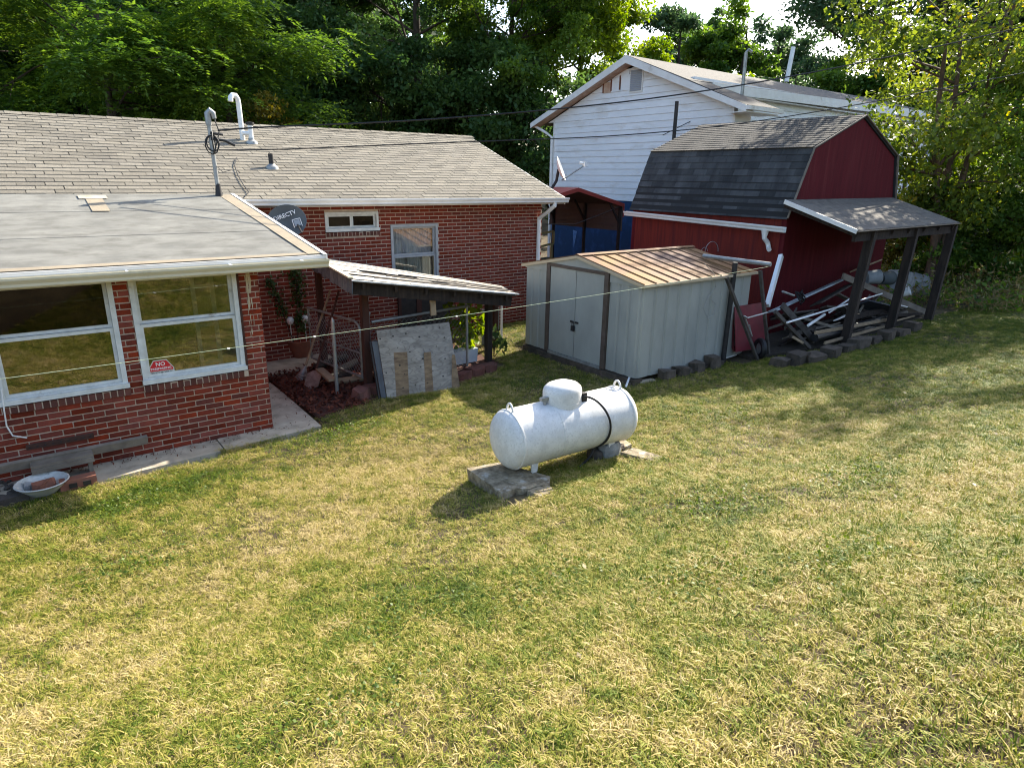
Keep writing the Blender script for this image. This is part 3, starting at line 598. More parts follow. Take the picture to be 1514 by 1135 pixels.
slope_tiles(PRO[1][0] - .05, PRO[1][1] - .008, PRO[2][0], PRO[2][1], .14, .335, m_bshing_u, BY0 - .04, BY1 + .04)
w = MB(); 
for (xa, za), (xb, zb_) in zip(PRO[2:], PRO[3:]): w.prism([(xa, BY0 - .04, za + .003), (xb, BY0 - .04, zb_ + .003), (xb, BY0 - .04, zb_ + .012), (xa, BY0 - .04, za + .012)], (0, BY1 - BY0 + .08, 0))
part('far_roofing', w, m_bshing_u, br)
for (xa, za), (xb, zb_) in zip(PRO, PRO[1:]):
    w = MB(); w.bar((xa, BY0 - .052, za - .005), (xb, BY0 - .052, zb_ - .005), .02, .035, up=(0, 1, 0)); part('rake_trim', w, m_grey, br)
a = gx(926, 312, 11.66); b = gx(1163, 336, 11.66)
gt = MB(); k = len(GUT); gt.v = [tuple(a + Vector((-p * .85, 0, q))) for p, q in GUT] + [tuple(b + Vector((-p * .85, 0, q))) for p, q in GUT]
gt.f = [tuple(range(k)), tuple(range(k, 2 * k))[::-1]] + [(i, k + i, k + (i + 1) % k, (i + 1) % k) for i in range(k)]
bg_ = part('gutter', gt, m_white, barn)
q = MB(); e = gx(1131, 345, 11.63); q.tube([e + Vector((0, 0, .06)), e, e + Vector((.0, 0, -.09)), e + Vector((.1, -.03, -.19)), e + Vector((.1, -.05, -.26)), e + Vector((.02, -.12, -.30))], [.075, .06, .045, .045, .045, .045], 8); part('downspout_elbow', q, m_white, bg_)
# porch
PF, PB = 5.42, 6.87
pr = MB(); pr.prism([(11.49, PF, 2.31), (15.82, PF, 2.33), (15.95, PB, 2.77), (11.55, PB, 2.77)], (0, 0, .035)); prf = part('porch_roof', pr, m_dwood, barn)
for i in range(5):
    f0, f1 = i / 5, (i + 1) / 5 + .012
    l = lambda f: [(11.475 + .07 * f, PF - .01 + (PB - PF) * f, 2.348 + .44 * f + .002 * i), (15.835 + .12 * f, PF - .01 + (PB - PF) * f, 2.368 + .44 * f + .002 * i)]
    q = MB(); A_, B_ = l(f0), l(min(f1, 1.0)); q.prism([A_[0], A_[1], B_[1], B_[0]], (0, 0, .006)); part('roofing_sheet', q, m_porch, prf)
q = MB(); q.bar((11.462, PF - .01, 2.33), (11.535, PB - .02, 2.77), .018, .075); part('rake_board', q, m_white, prf)
q = MB(); q.bar((11.46, PF - .022, 2.335), (15.84, PF - .022, 2.355), .014, .05, up=(0, 1, 0)); part('eave_trim', q, m_grey, prf)
q = MB(); q.box(11.62, 15.7, PF + .07, PF + .13, 2.15, 2.3); part('porch_beam', q, m_post, prf)
for i in range(7):
    x = 11.6 + i * .68; q = MB(); q.bar((x, PF + .03, 2.265), (x, PB, 2.70), .045, .08); part('rafter', q, m_post, prf)
posts = []
for (px, py), w_ in (((1247, 508), .15), ((1314, 489), .15), ((1371, 474.5), .15)):
    p = og(px, py); posts.append(p); q = MB(); tp = (p.x + (.02 if px < 1350 else .28), PF + .1, 2.31); q.bar((p.x, p.y, p.z - .15), tp, w_, w_, up=(0, 1, 0), roll=.12); part('porch_post', q, m_post, barn)

# ================================================================== red carport behind the house
cp = thing('carport', 'small carport with a red metal roof between the brick house and white house', 'carport', (12, 14, .2))
CX, CZ = 12.05, 2.88
for s, xe in ((-1, 10.3), (1, 13.78)):
    for i in range(5):
        y0 = 13.0 + i * .62; q = MB(); q.prism([(CX, y0, CZ), (xe, y0, 2.47), (xe, y0 + .612, 2.47), (CX, y0 + .612, CZ)], (0, 0, .018)); part('roof_panel', q, m_redmet, cp)
    q = MB(); q.prism([(CX, 13.02, CZ - .02), (xe - s * .02, 13.02, 2.45), (xe - s * .02, 16.05, 2.45), (CX, 16.05, CZ - .02)], (0, 0, -.008)); part('roof_lining', q, m_under, cp)
    q = MB(); q.bar((CX, 12.985, CZ - .03), (xe, 12.985, 2.44), .02, .09, up=(0, 1, 0)) if False else q.prism([(CX, 12.97, CZ + .02), (xe, 12.97, 2.49), (xe, 12.97, 2.39), (CX, 12.97, CZ - .08)], (0, .02, 0)); part('gable_trim', q, m_redmet, cp)
    for y in (13.05, 14.45, 15.85):
        q = MB(); q.bar((xe - s * .06, y, 0), (xe - s * .06, y, 2.46), .07, .07); q2 = part('carport_post', q, m_black, cp)
        q = MB(); q.bar((xe - s * .06, y, 1.95), (xe - s * .5, y, 2.55), .05, .05); part('knee_brace', q, m_black, cp)
for i in range(4):
    z0 = 1.74 + i * .178; q = MB(); q.add([(13.755, 13.0, z0), (13.755, 16.1, z0), (13.755, 16.1, z0 + .15), (13.755, 13.0, z0 + .15), (13.775, 13.0, z0 + .15), (13.775, 16.1, z0 + .15), (13.775, 16.1, z0 + .174), (13.775, 13, z0 + .174), (13.79, 13, z0), (13.79, 16.1, z0), (13.79, 16.1, z0 + .174), (13.79, 13, z0 + .174)], [(0, 1, 2, 3), (3, 2, 5, 4), (4, 5, 6, 7), (8, 11, 10, 9), (0, 3, 4, 7, 11, 8), (1, 9, 10, 6, 5, 2), (7, 6, 10, 11), (0, 8, 9, 1)]); part('side_panel', q, m_under, cp)
q = MB(); q.box(13.80, 13.815, 12.97, 13.25, 2.12, 2.48); part('side_trim', q, m_redmet, cp)
q = MB(); q.tube([Vector((11.0, 13.0, 2.0)), Vector((12.0, 13, 1.97)), Vector((12.9, 13, 2.2)), Vector((13.7, 13, 2.42))], .012, 5); part('slack_cable', q, m_black, cp)
p = gy(806, 350, 14.2)
q = MB()
for a, b in (((-.3, 0, -.28), (.3, 0, -.2)), ((-.3, 0, .08), (.3, 0, .14)), ((-.3, 0, -.28), (-.3, 0, .08)), ((.3, 0, -.2), (.3, 0, .14))): q.bar(p + Vector(a), p + Vector(b), .06, .05)
q.bar(p + Vector((-.25, 0, -.28)), p + Vector((-.25, 0, -p.z + .05)), .05, .05); q.bar(p + Vector((.25, 0, -.2)), p + Vector((.25, 0, -p.z + .05)), .05, .05)
solo('equipment_frame', q, mat('olive_paint', (.3, .28, .12), (.2, .19, .09)), 'yellowish tubular frame stored in the dark carport beside the brick corner', 'frame')
q = MB(); q.box(10.7, 11.6, 15.2, 15.8, .1, 1.0); q.box(10.6, 11.2, 15.0, 15.9, .1, 1.5); q.tube([(10.8, 14.9, .4), (11.5, 14.9, .4)], .3, 14)
solo('covered_machine', q, m_black, 'dark covered machine parked deep in the red carport', 'machine')

# ================================================================== white house
wh = thing('white_house', 'white sided two storey house with a blue painted lower wall', 'house', (20, 15, 0))
HX, HY0, HY1, HP, HZP = 16.5, 11.66, 19.15, 15.5, 6.62
q = MB(); q.prism([(HX + .03, HY0, 2.45), (HX + .03, HY0, 5.1), (HX + .03, HP, 6.5), (HX + .03, HY1, 5.1), (HX + .03, HY1, 2.45)], (.15, 0, 0)); part('gable_wall', q, m_siding, wh)
q = MB(); q.box(HX, HX + .2, HY0, HY1 + .05, -1, 2.43); bw = part('blue_wall', q, m_blue, wh)
q = MB(); o_ = gx(850, 352, HX); q.prism([(HX - .004, o_.y - .1, o_.z + .25), (HX - .004, o_.y + .12, o_.z + .28), (HX - .004, o_.y + .1, o_.z + .05), (HX - .004, o_.y + .04, o_.z - .35), (HX - .004, o_.y - .02, o_.z - .1)], (-.003, 0, 0)); part('paint_patch', q, mat('pale_blue_patch', (.12, .22, .4), (.05, .13, .3), scale=8), bw)
q = MB(); q.box(HX + .2, 32, HY1 - .1, HY1, -1, 5.2); q.box(31.8, 32, 13.2, HY1, -1, 5.9); part('rear_wall', q, m_siding, wh)
q = MB(); q.box(HX + .19, 31.8, 13.24, 13.44, -1, 6.0); part('side_wall', q, m_siding, wh)
q = MB(); q.box(HX + .2, 17.4, HY0 + .05, 13.23, 2.45, 4.95); q.box(HX + .2, 17.4, HY0 + .05, 13.23, -1, 2.43); part('porch_wall', q, m_siding, wh)
z = 2.45; ex = .2; siding = []
while z < 6.45:
    h0 = lambda zz: (HY0 if zz < 5.05 else HP - (6.56 - zz) / .376 , HY1 if zz < 5.05 else HP + (6.56 - zz) / .376)
    (a0, b0), (a1, b1) = h0(z), h0(min(z + ex - .004, 6.5)); zt = min(z + ex - .004, 6.5)
    if b1 - a1 > .1:
        q = MB(); q.hexa([(HX - .012, a0, z), (HX + .028, a0, z), (HX + .028, b0, z), (HX - .012, b0, z)], [(HX + .008, a1, zt), (HX + .028, a1, zt), (HX + .028, b1, zt), (HX + .008, b1, zt)]); part('siding_board', q, m_siding, wh)
    z += ex
z = 0.6
while z < 5.75:
    q = MB(); zt = z + ex - .004; q.hexa([(17.41, 13.19, z), (31.8, 13.19, z), (31.8, 13.235, z), (17.41, 13.235, z)], [(17.41, 13.213, zt), (31.8, 13.213, zt), (31.8, 13.235, zt), (17.41, 13.235, zt)]); part('siding_board', q, m_siding, wh); z += ex
m_wroof = mat('white_house_shingle', (.15, .135, .115), (.10, .09, .08), scale=30, rough=.95, bump=.5, bscale=160)
m_wroofd = mat('lower_dark_shingle', (.055, .052, .05), (.04, .038, .036), scale=30, rough=.95)
q = MB(); P_ = lambda x, y, z: (x, y, z)
q.prism([(16.14, HP, 6.72), (32.2, HP, 6.72), (32.2, 20.1, 5.0), (16.14, 20.1, 5.0)], (0, 0, .06)); part('house_roof', q, m_wroof, wh)
q = MB(); q.prism([(16.14, HP, 6.72), (32.2, HP, 6.72), (32.2, 13.0, 6.02), (17.2, 13.0, 5.80), (16.14, 13.0, 5.78)], (0, 0, .06)); part('house_roof', q, m_wroof, wh)
q = MB(); q.prism([(16.14, 13.01, 5.785), (17.16, 13.01, 5.785), (17.75, 11.05, 5.0), (16.14, 11.05, 5.0)], (0, 0, .055)); part('porch_roof', q, m_wroofd, wh)
for s, yt in ((1, 20.12), (-1, 11.03)):
    q = MB(); q.prism([(16.12, HP, 6.77), (16.12, yt, 5.05 if s > 0 else 5.04), (16.12, yt, 4.88), (16.12, HP, 6.55)], (.025, 0, 0)); part('rake_board', q, m_white, wh)
    q = MB(); q.prism([(16.15, HP, 6.56), (16.15, yt, 4.9), (HX + .02, yt, 4.9), (HX + .02, HP, 6.56)], (0, 0, .012)); part('soffit', q, m_sidingold if s > 0 else m_white, wh)
q = MB(); q.box(16.13, 17.78, 10.93, 11.05, 4.93, 5.03); part('gutter', q, m_white, wh)
q = MB(); q.box(16.15, 17.7, 11.06, HY0, 4.88, 4.9); part('soffit', q, m_white, wh)
q = MB(); q.prism([(17.2, 12.96, 5.86), (32.2, 12.96, 6.08), (32.2, 12.96, 5.78), (17.2, 12.96, 5.6)], (0, .03, 0)); q.box(17.2, 32, 12.995, 13.2, 5.6, 5.62); part('fascia', q, m_white, wh)
q = MB(); q.tube([(16.3, 20.05, 4.95), (16.35, 19.5, 4.72), (16.42, 19.22, 4.55), (16.42, 19.2, 0)], .05, 8); part('downspout', q, m_white, wh)
q = MB(); q.box(HX - .02, HX + .03, HY1 - .0, HY1 + .07, 2.45, 5.1); part('corner_board', q, m_white, wh)
q = MB(); q.box(HX - .02, HX + .03, HY0 - .07, HY0, 2.45, 4.9); part('corner_board', q, m_white, wh)
va, vb = gx(933, 102, HX), gx(950, 136, HX)
q = MB(); q.box(HX - .03, HX - .005, vb.y, va.y, vb.z, va.z); vent = part('gable_vent', q, m_white, wh)
nz = 11
for i in range(nz): z0 = vb.z + .05 + i * (va.z - vb.z - .1) / nz; q = MB(); q.hexa([(HX - .05, vb.y + .04, z0), (HX - .031, vb.y + .04, z0), (HX - .031, va.y - .04, z0), (HX - .05, va.y - .04, z0)], [(HX - .036, vb.y + .04, z0 + .05), (HX - .031, vb.y + .04, z0 + .05), (HX - .031, va.y - .04, z0 + .05), (HX - .036, va.y - .04, z0 + .05)]); part('louvre', q, mat('louvre_grey', (.3, .31, .33)) if i == 0 else bpy.data.materials['louvre_grey'], vent)
for (ax, ay), (bx, by) in (((919, 111), (932, 133)), ((905, 117), (918, 135)), ((893, 123), (904, 137))):
    a, b = gx(ax, ay, HX), gx(bx, by, HX); q = MB(); q.box(HX - .022, HX - .013, b.y, a.y, b.z, a.z); part('bare_panel', q, m_sidingold if ax < 900 else m_siding, wh)
for ax, ay, by in ((918, 112, 133), (905, 118, 135), (893, 124, 138), (933, 104, 110)):
    a, b = gx(ax, ay, HX), gx(ax, by, HX); q = MB(); q.box(HX - .028, HX - .0, a.y - .03, a.y + .03, b.z, a.z); part('exposed_stud', q, mat('rust_brown_stud', (.16, .06, .035)) if ax == 918 else bpy.data.materials['rust_brown_stud'], wh)
for px in (1262, 1366):
    c = gy(px, 215, 13.2); w5 = MB(); hw, hh = .55, .75
    for e in ((-hw, -hw + .1, -hh, hh), (hw - .1, hw, -hh, hh), (-hw + .1, hw - .1, hh - .1, hh), (-hw + .1, hw - .1, -hh, -hh + .1), (-hw + .1, hw - .1, -.04, .04)): w5.box(c.x + e[0], c.x + e[1], 13.12, 13.2, c.z + e[2], c.z + e[3])
    ww = part('window', w5, m_white, wh); q = MB(); q.box(c.x - hw + .1, c.x + hw - .1, 13.17, 13.175, c.z - hh + .1, c.z + hh - .1); part('pane', q, mat('dark_glass', (.05, .06, .07), rough=.1, spec=.6) if px == 1262 else bpy.data.materials['dark_glass'], ww)
q = MB(); q.box(17.5, 31.7, 12.4, 13.1, 2.4, 2.46); q.bar((17.5, 12.4, 2.44), (31.7, 12.4, 2.44), .05, .12); part('awning', q, m_white, wh)
a, b = gy(1097, 142, 12.4), gy(1103, 78, 12.4); q = MB(); q.tube([a, b], .05, 8); q.tube([b, b + Vector((.05, -.05, .08)), b + Vector((.14, -.1, .02))], .04, 6); part('service_mast', q, m_steel, wh)
a, b = gy(1164, 112, 14.0), gy(1173, 70, 14.0); q = MB(); q.tube([a - Vector((0, 0, .2)), b], .075, 10); part('vent_pipe', q, m_pvc, wh)

# ================================================================== small things
def zat(p, py):                                          # height above the point p at which the photograph shows row py
    lo, hi = -3.0, 12.0
    for _ in range(50):
        z = (lo + hi) / 2; d = Vector((p[0], p[1], z)) - CO; y = 567.5 - 960.1 * d.dot(MU) / d.dot(MF)
        if y > py: lo = z
        else: hi = z
    return z
def rp(px, py, p0, n): r = ray(px, py); n = Vector(n); return CO + r * ((Vector(p0) - CO).dot(n) / r.dot(n))
V = Vector
def text(s, size, mtx, m, parent, name='lettering', ext=0.0005):
    cu = bpy.data.curves.new(name, 'FONT'); cu.body = s; cu.size = size; cu.align_x = 'CENTER'; cu.align_y = 'CENTER'; cu.extrude = ext; cu.resolution_u = 2; cu.offset = size * 0.012
    t = bpy.data.objects.new(name, cu); COL.objects.link(t); dg = bpy.context.evaluated_depsgraph_get(); dg.update()
    me = bpy.data.meshes.new_from_object(t.evaluated_get(dg)); bpy.data.objects.remove(t); me.materials.clear(); me.materials.append(m)
    o = link(name, me, parent); w = origin_of(parent); o.matrix_local = Matrix.Translation(-w) @ mtx; return o
def frame_mtx(p, x, y): x = V(x).normalized(); z = x.cross(V(y)).normalized(); y = z.cross(x); m = Matrix((x, y, z)).transposed().to_4x4(); return Matrix.Translation(p) @ m

# no trespassing sign in the window
sc = gy(238, 545, YA + .028); sg = thing('warning_sign', 'red and white NO TRESPASSING sign in the lower corner of the window', 'sign', sc)
q = MB(); hw, ht = .135, .105; q.prism([sc + V(v) for v in ((-hw, 0, -ht), (hw, 0, -ht), (hw, 0, .0), (hw * .5, 0, ht), (-hw * .5, 0, ht), (-hw, 0, .0))], (0, -.003, 0)); part('sign_plate', q, m_swhite, sg)
q = MB(); hw, ht = .125, .095; q.prism([sc + V(v) + V((0, -.0035, 0)) for v in ((-hw, 0, -.022), (hw, 0, -.022), (hw, 0, .0), (hw * .5, 0, ht), (-hw * .5, 0, ht), (-hw, 0, .0))], (0, -.001, 0)); part('red_field', q, m_sred, sg)
f = lambda dz, dy=-.0055: frame_mtx(sc + V((0, dy, dz)), (1, 0, 0), (0, 0, 1))
text('NO', .062, f(.055), m_swhite, sg); text('TRESPASSING', .036, f(.004), m_swhite, sg)
text('PRIVATE PROPERTY', .026, f(-.042, -.0042), m_sblack, sg); text('VIOLATORS WILL BE', .022, f(-.078, -.0042), m_sblack, sg)

def dish(name, label, c, nrm, rx, ry, m, roll=0.0):
    d = thing(name, label, 'satellite dish', c); nrm = V(nrm).normalized(); x = V((0, 0, 1)).cross(nrm).normalized(); y = nrm.cross(x)
    x, y = x * math.cos(roll) + y * math.sin(roll), -x * math.sin(roll) + y * math.cos(roll)
    mt = Matrix((x * rx, y * ry, nrm)).transposed().to_4x4(); mt.translation = c
    q = MB(); q.lathe([(0.001, -.075), (.3, -.068), (.6, -.048), (.85, -.02), (1, 0), (1.015, -.002), (1, -.008), (.85, -.028), (.6, -.056), (.3, -.076), (.001, -.083)], 36, mt); part('reflector', q, m, d, True)
    return d, x, y, nrm
dc = gy(424, 327, 10.2)
d1, x, y, n = dish('satellite_dish', 'grey satellite dish with white lettering under the brick house eave', dc, (-.30, -.9, .22), .29, .245, m_dish, R(14))
q = MB(); q.tube([dc - n * .08, V((dc.x + .05, 10.7, dc.z - .1)), V((dc.x + .05, 10.99, dc.z - .35))], .022, 8); part('mast_bracket', q, m_steel, d1)
text('DIRECTV', .088, frame_mtx(dc + n * .0 - x * .0 + y * .09 - n * .025, x * math.cos(R(6)) + y * math.sin(R(6)), y), m_swhite, d1, ext=.002)
q = MB(); lc = dc + x * .14 - y * .06 - n * .012
for a, b in (((-.06, -.06), (-.06, .06)), ((-.06, .06), (.06, .06)), ((.06, .06), (.06, -.06))): q.bar(lc + x * a[0] + y * a[1], lc + x * b[0] + y * b[1], .01, .004, up=n)
part('logo_outline', q, m_swhite, d1)
q = MB(); q.prism([lc + x * a + y * b + n * .001 for a, b in ((-.045, -.045), (.045, -.045), (.045, .045), (-.045, .045))], n * .002); part('logo_square', q, mat('logo_grey', (.3, .34, .37)), d1)
q = MB(); q.tube([lc - y * .03, lc - y * .2 + n * .28], .013, 6); q.box(lc.x - .0, lc.x + .01, lc.y - .01, lc.y, lc.z - .06, lc.z - .03); part('feed_arm', q, m_black, d1)
dc2 = gy(830, 249, 12.4)
d2, x, y, n = dish('satellite_dish', 'white satellite dish seen edge on behind the east end of the brick house', dc2, (.70, -.80, .42), .24, .285, m_white)
arm = gy(865, 244, 12.1)
q = MB(); q.tube([dc2 - n * .07, dc2 - n * .12 + V((0, 0, -.25)), V((dc2.x - .3, dc2.y + .1, dc2.z - .6)), V((9.22, 12.5, 2.3))], .035, 8); part('mast_bracket', q, m_black, d2)
q = MB(); q.tube([dc2 + V((.0, -.03, -.27)), arm], .018, 8); part('feed_arm', q, m_steel, d2)
q = MB(); q.bar(arm + V((0, 0, -.04)), arm + V((0, 0, .07)), .09, .08); q.tube([arm + V((-.12, .06, .04)), arm + V((0, 0, .03))], .03, 8); part('receiver', q, m_white, d2)

# electric mast on the roof
mb_ = V((2.581, 10.46, 2.79)); ms = thing('service_mast', 'galvanised electric service mast with looped black cables on the flat roof', 'mast', mb_)
q = MB(); q.tube([mb_ + V((0, 0, -.1)), mb_ + V((-.03, 0, 1.08))], .03, 12); part('conduit', q, m_steel, ms, True)
q = MB(); q.lathe([(.06, -.02), (.05, .02), (.036, .14), (.034, .17)], 12, Matrix.Translation(mb_)); part('pipe_boot', q, m_black, ms, True)
t = mb_ + V((-.03, 0, 1.08)); q = MB(); q.tube([t + V((0, 0, -.12)), t + V((0, 0, .04)), t + V((.03, -.01, .075)), t + V((.07, -.02, .04)), t + V((.08, -.02, -.03))], [.04, .042, .045, .04, .03], 10); part('weatherhead', q, m_steel, ms, True)
for k, (r_, tl_) in enumerate(((.10, .3), (.085, -.5), (.115, 1.2))):
    c = mb_ + V((-.03 + .015 * k, -.05, .70 + .02 * k)); q = MB(); q.tube([c + V((math.cos(a) * r_ * math.cos(tl_), math.cos(a) * r_ * math.sin(tl_), math.sin(a) * r_ * 1.25)) for a in [i * .42 for i in range(16)]], .009, 6); part('cable_loop', q, m_rubber, ms, True)
q = MB(); q.tube([t + V((.08, -.02, -.03)), t + V((.12, -.04, -.2)), mb_ + V((.06, -.06, .8)), mb_ + V((0, -.05, .62))], .009, 6); q.tube([mb_ + V((-.03, -.03, .78)), mb_ + V((.16, -.05, .76)), mb_ + V((.28, -.06, .70))], .02, 8); q.tube([mb_ + V((-.03, -.03, .86)), mb_ + V((.14, -.02, .84))], .016, 8); part('cable_splice', q, m_rubber, ms, True)
q = MB(); q.tube([mb_ + V((.0, -.02, .42)), mb_ + V((.08, -.03, .33)), mb_ + V((.2, 0, .36))], .006, 5); part('loose_end', q, m_rubber, ms, True)
q = MB(); pts = [(350, 236), (347, 247), (352, 262), (360, 276), (368, 287), (362, 294)]; q.tube([onroof(*p) + V((0, 0, .03)) for p in pts], .007, 5)
solo('roof_cable', q, m_rubber, 'loose black cable lying down the tan shingles beside the mast', 'cable')
def cable(name, label, pts, d0, d1_, r, n=40, m=m_rubber):
    xs_ = [p[0] for p in pts]; ys_ = [p[1] for p in pts]; P = []
    for i in range(n + 1):
        f = i / n; x = xs_[0] + (xs_[-1] - xs_[0]) * f; yv = float(np.interp(x, xs_, ys_)); P.append((x, yv, f))
    sm = [P[i][1] for i in range(n + 1)]
    for _ in range(3): sm = [sm[0]] + [(sm[i - 1] + sm[i] * 2 + sm[i + 1]) / 4 for i in range(1, n)] + [sm[-1]]
    q = MB(); q.tube([gd(p[0], s, 1 / (1 / d0 + (1 / d1_ - 1 / d0) * p[2])) for p, s in zip(P, sm)], r, 6)
    return solo(name, q, m, label, 'cable')
cable('overhead_cable', 'upper black overhead cable running from the roof mast to top right', [(322, 193), (375, 188), (500, 184), (620, 178), (800, 164), (950, 148), (1100, 126), (1240, 100), (1400, 66), (1514, 40), (1650, 5)], 9.1, 13.5, .0125)
cable('overhead_cable', 'lower thin overhead cable crossing the barn ridge and white house wall', [(324, 222), (400, 222), (560, 215), (740, 208), (860, 204), (940, 199), (1060, 188), (1170, 172), (1290, 151), (1400, 130), (1514, 108), (1650, 80)], 9.2, 13.0, .0095)
cable('overhead_cable', 'faint thin wire slanting across the white house gable', [(980, 200), (1020, 180), (1060, 160), (1075, 154)], 19, 19, .012)
pb = gx(1001, 198, 15.0); pt_ = gx(1001, 150, 15.0); q = MB(); q.tube([V((15.0, pb.y + .1, .2)), V((15.0, pt_.y, pt_.z))], .05, 10)
solo('black_pole', q, m_black, 'black vertical pole rising behind the barn in front of white siding', 'pole')

# clothes line
cb_ = og(1068.7, 536); zt = zat(cb_, 388); cl = thing('clothesline', 'rusty T-shaped clothesline post with a pale line strung across the yard', 'clothesline', cb_)
q = MB(); q.tube([V((cb_.x, cb_.y, cb_.z - .1)), V((cb_.x + .02, cb_.y, zt))], .042, 10); part('post', q, m_black, cl)
ca, cbb = gz(1040, 378, zt + .02), gz(1139.5, 391, zt + .0)
q = MB(); q.tube([ca, cbb], .035, 10); part('crossbar', q, m_steel, cl)
le = gd(-260, 594, 4.6); st = gz(1136, 392.5, zt + .0) + V((0, 0, -.02))
q = MB(); P = []
for i in range(41): f = i / 40; p = st.lerp(le, f); p.z -= .10 * 4 * f * (1 - f) * .55; P.append(p)
q.tube(P, .0027, 5); part('line', q, mat('pale_rope', (.4, .46, .3), (.3, .36, .23), scale=30), cl)
q = MB(); q.tube([st + V((0, 0, .02)), ca + V((.05, 0, -.06))], .004, 4); part('line_tail', q, m_grey, cl)
for i in (21, 27, 30): q = MB(); q.tube([P[i] + V((-.012, 0, 0)), P[i] + V((.012, 0, -.004))], .009, 6); part('knot', q, m_white, cl)
q = MB()
def arcw(c, r, a0, a1, z): return [c + V((r * math.cos(a) * .8, r * math.cos(a) * -.2, z + r * math.sin(a))) for a in [a0 + (a1 - a0) * i / 14 for i in range(15)]]
c = gz(1052, 372, 1.75); q.tube(arcw(c, .2, 0, math.pi, 0), .006, 5); q.tube(arcw(c + V((-.1, .1, 0)), .1, .2, 2.9, -.02), .005, 5)
q.tube([gy(x_, y_, 6.35) for x_, y_ in ((1042, 390), (1056, 405), (1058, 425), (1046, 440), (1040, 456), (1046, 470), (1055, 466), (1058, 450), (1050, 440))], .004, 5)
solo('loose_wire', q, m_steel, 'thin rusty wire looped over the shed eave beside the T post', 'wire')

# ---- propane tank
TC = V((4.375, 4.748, .615)); ya_, ti = -.099, .023; ax = V((math.cos(ya_) * math.cos(ti), math.sin(ya_) * math.cos(ti), math.sin(ti))); by = V((-math.sin(ya_), math.cos(ya_), 0)); cz = ax.cross(by)
tk = thing('propane_tank', 'white horizontal propane tank with a domed lid on concrete slabs', 'tank', (TC.x, TC.y, .26))
TM = Matrix((by, cz, ax)).transposed().to_4x4(); TM.translation = TC
RR, LL = .305, 1.697; hd = .15
pr_ = [(max(RR * math.cos(t), .001), -LL / 2 + hd - hd * math.sin(t)) for t in [math.pi / 2 * (1 - i / 9) for i in range(10)]] + [(RR, LL * .0)] + [(max(RR * math.cos(t), .001), LL / 2 - hd + hd * math.sin(t)) for t in [math.pi / 2 * i / 9 for i in range(10)]]
q = MB(); q.lathe(pr_, 48, TM); part('shell', q, m_tank, tk, True)
for s in (-1, 1):
    zc = s * (LL / 2 - hd); q = MB(); q.lathe([(RR - .002, zc - .014), (RR + .006, zc - .010), (RR + .008, zc), (RR + .006, zc + .010), (RR - .002, zc + .014)], 48, TM); part('weld_seam', q, m_tank, tk, True)
q = MB(); q.lathe([(RR - .002, -.012), (RR + .003, -.007), (RR + .003, .007), (RR - .002, .012)], 48, TM @ Matrix.Translation((0, 0, -.22))); part('weld_seam', q, m_tank, tk, True)
tp = lambda s, h=0, a=0: TC + ax * s + (cz * math.cos(a) + by * math.sin(a)) * (RR + h)
dp_ = gz(851, 598, .93); sD = (dp_ - TC).dot(ax)
DM = Matrix((ax * 1.08, by * .92, cz)).transposed().to_4x4(); DM.translation = TC + ax * sD + cz * (RR - .06)
q = MB(); q.lathe([(.192, .0), (.197, .05), (.198, .16), (.188, .195), (.155, .228), (.10, .25), (.05, .258), (.001, .26)], 36, DM); part('dome_lid', q, m_tank, tk, True)
q = MB(); q.lathe([(.2, .0), (.201, .05), (.185, .05)], 36, DM); part('lid_rim', q, m_tank, tk, True)
e = DM @ V((.185, -.11, .0)); q = MB(); q.bar(e + cz * .03, e + cz * .125, .05, .06, up=ax); part('lid_opening', q, m_black, tk)
hp = []
for a_, s_, h_ in ((-.35, .0, .05), (-.42, .06, .07), (-.62, .13, .07), (-.95, .2, .05), (-1.35, .245, .03), (-1.8, .25, .02), (-2.2, .22, .015), (-2.55, .16, -.0)): hp.append(TC + ax * (sD + .15 + s_) + (cz * math.cos(a_) + by * math.sin(a_)) * (RR + h_))
hp += [hp[-1] + V((-.06, -.02, -.07)), hp[-1] + V((-.16, .0, -.16))]
hs = [e + cz * .09] + hp
for _ in range(2): hs = [hs[0]] + [x for a_, b_ in zip(hs, hs[1:]) for x in (a_.lerp(b_, .25), a_.lerp(b_, .75))] + [hs[-1]]
q = MB(); q.tube(hs, .012, 8); part('gas_hose', q, m_rubber, tk, True)
q = MB(); sv_ = (gz(803, 594, .93) - TC).dot(ax); v0 = tp(sv_, 0, -.1); q.tube([v0 - cz * .02, v0 + cz * .06], .02, 8); q.bar(v0 + cz * .06 - ax * .05, v0 + cz * .06 + ax * .045, .045, .035); q.tube([v0 + cz * .06 + ax * .045, v0 + cz * .075 + ax * .06], .026, 8); part('relief_valve', q, m_steel, tk)
q = MB(); q.lathe([(.05, -.004), (.052, .006), (.042, .008), (.04, .0)], 20, Matrix((ax, by, cz)).transposed().to_4x4().copy().__class__(((ax.x, by.x, cz.x, 0), (ax.y, by.y, cz.y, 0), (ax.z, by.z, cz.z, 0), (0, 0, 0, 1)))); off = tp(.60); q.v = [(a + off.x, b + off.y, c_ + off.z) for a, b, c_ in q.v]; part('gauge_ring', q, m_tank, tk)
for s in (-.69, .69):
    c = tp(s, -.01); q = MB(); q.tube([c + by * (.055 * math.cos(a)) + cz * (.085 * math.sin(a)) for a in [math.pi * i / 10 for i in range(11)]], .012, 8); part('lifting_lug', q, m_tank, tk, True)
